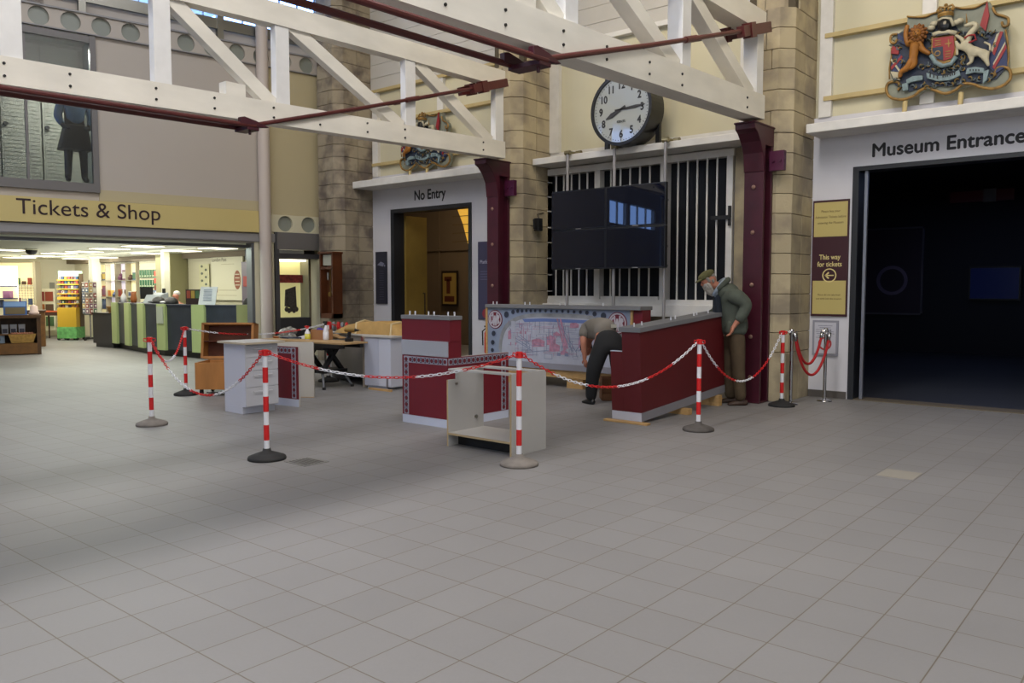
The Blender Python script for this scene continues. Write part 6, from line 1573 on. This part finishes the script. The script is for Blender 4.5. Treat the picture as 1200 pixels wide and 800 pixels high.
# grid display at far left on the back wall
r = thing('grid_display', 'lit grid display of hanging goods on the far left of the shop back wall', 'display', TW(4.25, 12.7, 0), RP)
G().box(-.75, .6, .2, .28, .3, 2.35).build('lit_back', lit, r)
g = G()
for k in range(16): g.box(-.75 + k * .09, -.745 + k * .09, .12, .13, 1.0, 1.75)
for k in range(10): g.box(-.75, .6, .12, .13, 1.0 + k * .08, 1.006 + k * .08)
g.build('grid', grey_metal, r)
for xa_, xb_ in ((-.8, -.74), (.58, .66)): G().box(xa_, xb_, 0, .3, 0, 2.38).build('post', mat('shelf_side_brown', 'a39a82', .6), r)
G().box(-.75, .6, -.0, .25, 1.62, 1.64).build('shelf', shop_white, r)
for k in range(14):
    x = -.65 + (k % 7) * .18; z = 1.05 + (k // 7) * .62; g = G(); g.box(-.05, .05, -.03, .03, 0, random.uniform(.1, .26)); o = g.build('hanging_item', goods(k * 3 + 1)); p = TW(4.25, 12.7, 0) + Matrix.Rotation(RP, 3, 'Z') @ Vector((x, .08, z)); o.location = p; o.rotation_euler = (0, 0, RP)
    tag(o, 'small hanging packet on the lit grid display at the far left of the shop', 'packet', 'goods on the grid display')
r = thing('corner_shelving', 'edge of a dark blue shelving unit cut off by the left side of the photo', 'shelving', TW(5.05, 10.8, 0), RP)
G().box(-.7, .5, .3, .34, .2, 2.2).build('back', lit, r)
for z in (.6, 1.0, 1.25, 1.6): G().box(-.7, .5, 0, .3, z, z + .03).build('shelf', mat('navy_shelf', '23264a', .5), r)
for k in range(4): g = G(); g.box(-.1, .1, -.08, .08, 0, .2); o = g.build('boxed_goods', goods(k * 4 + 1)); o.location = TW(5.05, 10.8, 0) + Matrix.Rotation(RP, 3, 'Z') @ Vector((-.5 + k * .27, .15, 1.28 if k % 2 else 1.03)); o.rotation_euler = (0, 0, RP); tag(o, 'boxed goods on the dark blue shelves at the left edge of the photo', 'boxed goods', 'boxed goods on the blue shelves')
# old wooden cabinets with goods, left foreground of the shop
wood_d = mat('dark_oak', '4a3018', .55, var=.25, scale=8); wood_m = mat('warm_oak', '6e4a22', .55, var=.2, scale=8)
r = thing('wooden_display_cabinet', 'low dark wooden display cabinet with open front at the left of the shop floor', 'cabinet', (-21.08, 7.05, 0), RP + .55)
g = G(); g.box(-1.6, .62, -.02, .55, .86, .93); g.box(.52, .6, 0, .5, 0, .86); g.box(-1.6, .6, .48, .52, 0, .86); g.box(-.52, -.44, 0, .5, 0, .86); g.box(-1.6, -1.52, 0, .5, 0, .86); g.build('carcass', wood_d, r)
G().box(-.44, .52, -.0, .42, .02, .27).build('drawer', wood_m, r)
G().box(-.44, .52, .02, .48, .47, .49).build('shelf', wood_m, r); G().box(-1.5, -.54, -.0, .02, .05, .8).build('door', wood_d, r)
cm = Matrix.Translation((-21.08, 7.05, 0)) @ Matrix.Rotation(RP + .55, 4, 'Z')
def put(o, x, yv, z, lab, cat, grp=None):
    o.location = cm @ Vector((x, yv, z)); o.rotation_euler = (0, 0, RP + .55); tag(o, lab, cat, grp)
o = thing('bread_basket', 'x', 'basket'); g = G()
g.hexa([(-.22, -.1, 0), (.22, -.1, 0), (.22, .12, 0), (-.22, .12, 0), (-.28, -.16, .2), (.28, -.16, .2), (.28, .16, .2), (-.28, .16, .2)]); g.build('wicker', mat('pale_wicker', 'b08a4c', .8, var=.2, scale=20), o)
g = G()
for k in range(9): g.sph((-.2 + k * .05, 0, .21), (.04, .05, .04), n=7)
g.build('contents', mat('pinkish_packets', 'a8705c', .6), o); put(o, .22, .12, .28, 'pale wicker basket of small packets in the wooden display cabinet', 'basket')
o = G().box(-.14, .14, -.02, .1, 0, .17).cyl((0, -.022, .085), (0, -.03, .085), .055, n=16, m=1).build('pale_blue_box', [mat('pale_blue_box', '8fa0b8', .5), black_m]); put(o, -.27, .12, .28, 'pale blue box with dark round window beside the wicker basket', 'box')
for k in range(3):
    o = G().hexa([(-.06, -.02, 0), (.06, -.02, 0), (.06, .02, 0), (-.06, .02, 0), (-.07, -.02, .22), (.07, -.02, .22), (.07, .02, .22), (-.07, .02, .22)]).box(-.05, .05, -.025, -.02, .02, .12, 1).build('goods_bag', [mat('silver_bag', '9a9aa6', .4), mat('bag_print', '3a3a4c', .5)]); put(o, -.12 + k * .17, .2, .49, 'silver gift bag on the shelf of the wooden cabinet, %s of three' % ('left', 'middle', 'right')[k], 'bag', 'silver bags in the wooden cabinet')
for k in range(3):
    o = G().box(-.16, .16, -.03, .2, 0, .24).box(-.14, .14, -.035, -.03, .02, .22, 1).build('wooden_box', [wood_d, mat('near_black', '17120e', .6)]); put(o, -1.3 + k * .42, .2, .93, 'dark wooden box on top of the cabinet, %s of three' % ('left', 'middle', 'right')[k], 'box', 'dark boxes on the wooden cabinet')
o = G().box(-.24, .24, -.02, .03, 0, .32).box(-.22, .22, -.025, -.02, .20, .30, 1).box(-.2, .2, -.025, -.02, .02, .18, 2).build('picture_book', [mat('blue_cover', '3f62a0', .5), mat('sky_print', '7fa0d0', .5), mat('brown_print', '6c6048', .5)]); put(o, .1, .2, .93, 'blue picture book standing on the wooden cabinet', 'book')
o = G().lathe([(0, 0), (.11, 0), (.11, .06), (.09, .07), (.08, .2), (0, .24)], n=14).build('lidded_pot', mat('pink_white_pot', 'c0a8a0', .5), smooth=True); put(o, .48, .3, .93, 'pale rounded pot beside the blue picture book', 'pot')
r = thing('wooden_cupboard', 'tall-backed brown wooden cupboard just right of the display cabinet', 'cupboard', (-23.9, 8.75, 0), RP + .5)
G().box(-.55, .08, -.3, .3, 0, .93).build('carcass', wood_m, r, bevel=.01); G().box(-.58, .11, -.33, .33, .93, .97).build('top', wood_d, r)
G().box(-.48, .0, -.32, -.3, .15, .8).build('door', wood_m, r); G().sph((-.05, -.34, .5), .02, n=8).build('knob', black_m, r)

# ---- small glazed bay right of the pole
struct(tb('trim_80', mat('shutter_box_grey', '6f6c6b', .5, .2), (.0, 1.32, -.06, .2, 2.38, 2.74), bevel=.01))
struct(tb('trim_81', mat('shutter_guide_dark', '4a4a4e', .5, .2), (1.28, 1.37, -.05, .1, 0, 2.74), (.0, .10, -.02, .1, 0, 2.4), (.1, 1.3, .05, .15, 2.20, 2.30)))
struct(tb('wall_vitrine', mat('olive_grey_wall', '77735c', .7), (-1.2, .72, 2.2, 2.3, 0, 2.6), (-.4, 1.2, .2, 2.3, 2.5, 2.6), (-.45, -.4, .2, 2.3, 0, 2.6), (.13, .30, .95, 1.0, 0, 2.3)))
MATS['olive_grey_wall'].node_tree.nodes['Principled BSDF'].inputs['Base Color'].default_value = (*hx('5e5b49'), 1)
r = thing('lit_vitrine', 'lit glass vitrine with yellow backing and an old engraving right of the pole', 'display case', TW(.62, .7, 0), AT)
G().box(-.36, .3, .3, .32, .9, 2.2).build('yellow_back', mat('vitrine_yellow', 'ddd596', .6, emit=.4), r)
G().box(-.36, .3, .18, .24, 1.68, 1.86).build('red_objects', mat('vitrine_red', '7c2c2c', .5, var=.5, scale=20), r)
g = G(); g.hexa([(-.10, .25, 1.15), (.18, .25, 1.08), (.18, .29, 1.08), (-.10, .29, 1.15), (-.08, .25, 1.52), (.16, .25, 1.60), (.16, .29, 1.60), (-.08, .29, 1.52)])
for k in range(5): g.sph((-.06 + k * .06, .27, 1.08 - .03 * (k % 2)), (.05, .02, .06), n=8)
g.build('engraving', mat('engraving_dark', '463e3c', .7, var=.4, scale=30), r)
G().box(-.4, .34, -.1, .34, .0, .9).build('plinth', mat('vitrine_plinth', '35343a', .5), r); G().box(-.40, -.38, -.1, -.08, .9, 2.22).box(.31, .34, -.1, .34, .9, 2.22).box(-.4, .34, -.1, -.08, 2.2, 2.22).build('frame', mat('vitrine_frame', '807c6a', .5), r)
G().box(-.36, .3, .0, .3, 2.16, 2.2).build('light_strip', mat('vitrine_light', 'fff8e0', .5, emit=3.0), r)
struct(tb('trim_82', mat('orange_brown_post', '6e4426', .6), (.0, .06, 1.1, 1.16, 0, 2.4)))
struct(tb('trim_83', mat('pale_green_column', 'b4b69c', .6), (-.34, -.2, .9, 1.1, 0, 2.4)))
area('vitrine_glow', TW(.6, 1.2, 2.3), (0, 0, 0), 1.2, .6, 9, (1, .95, .75))
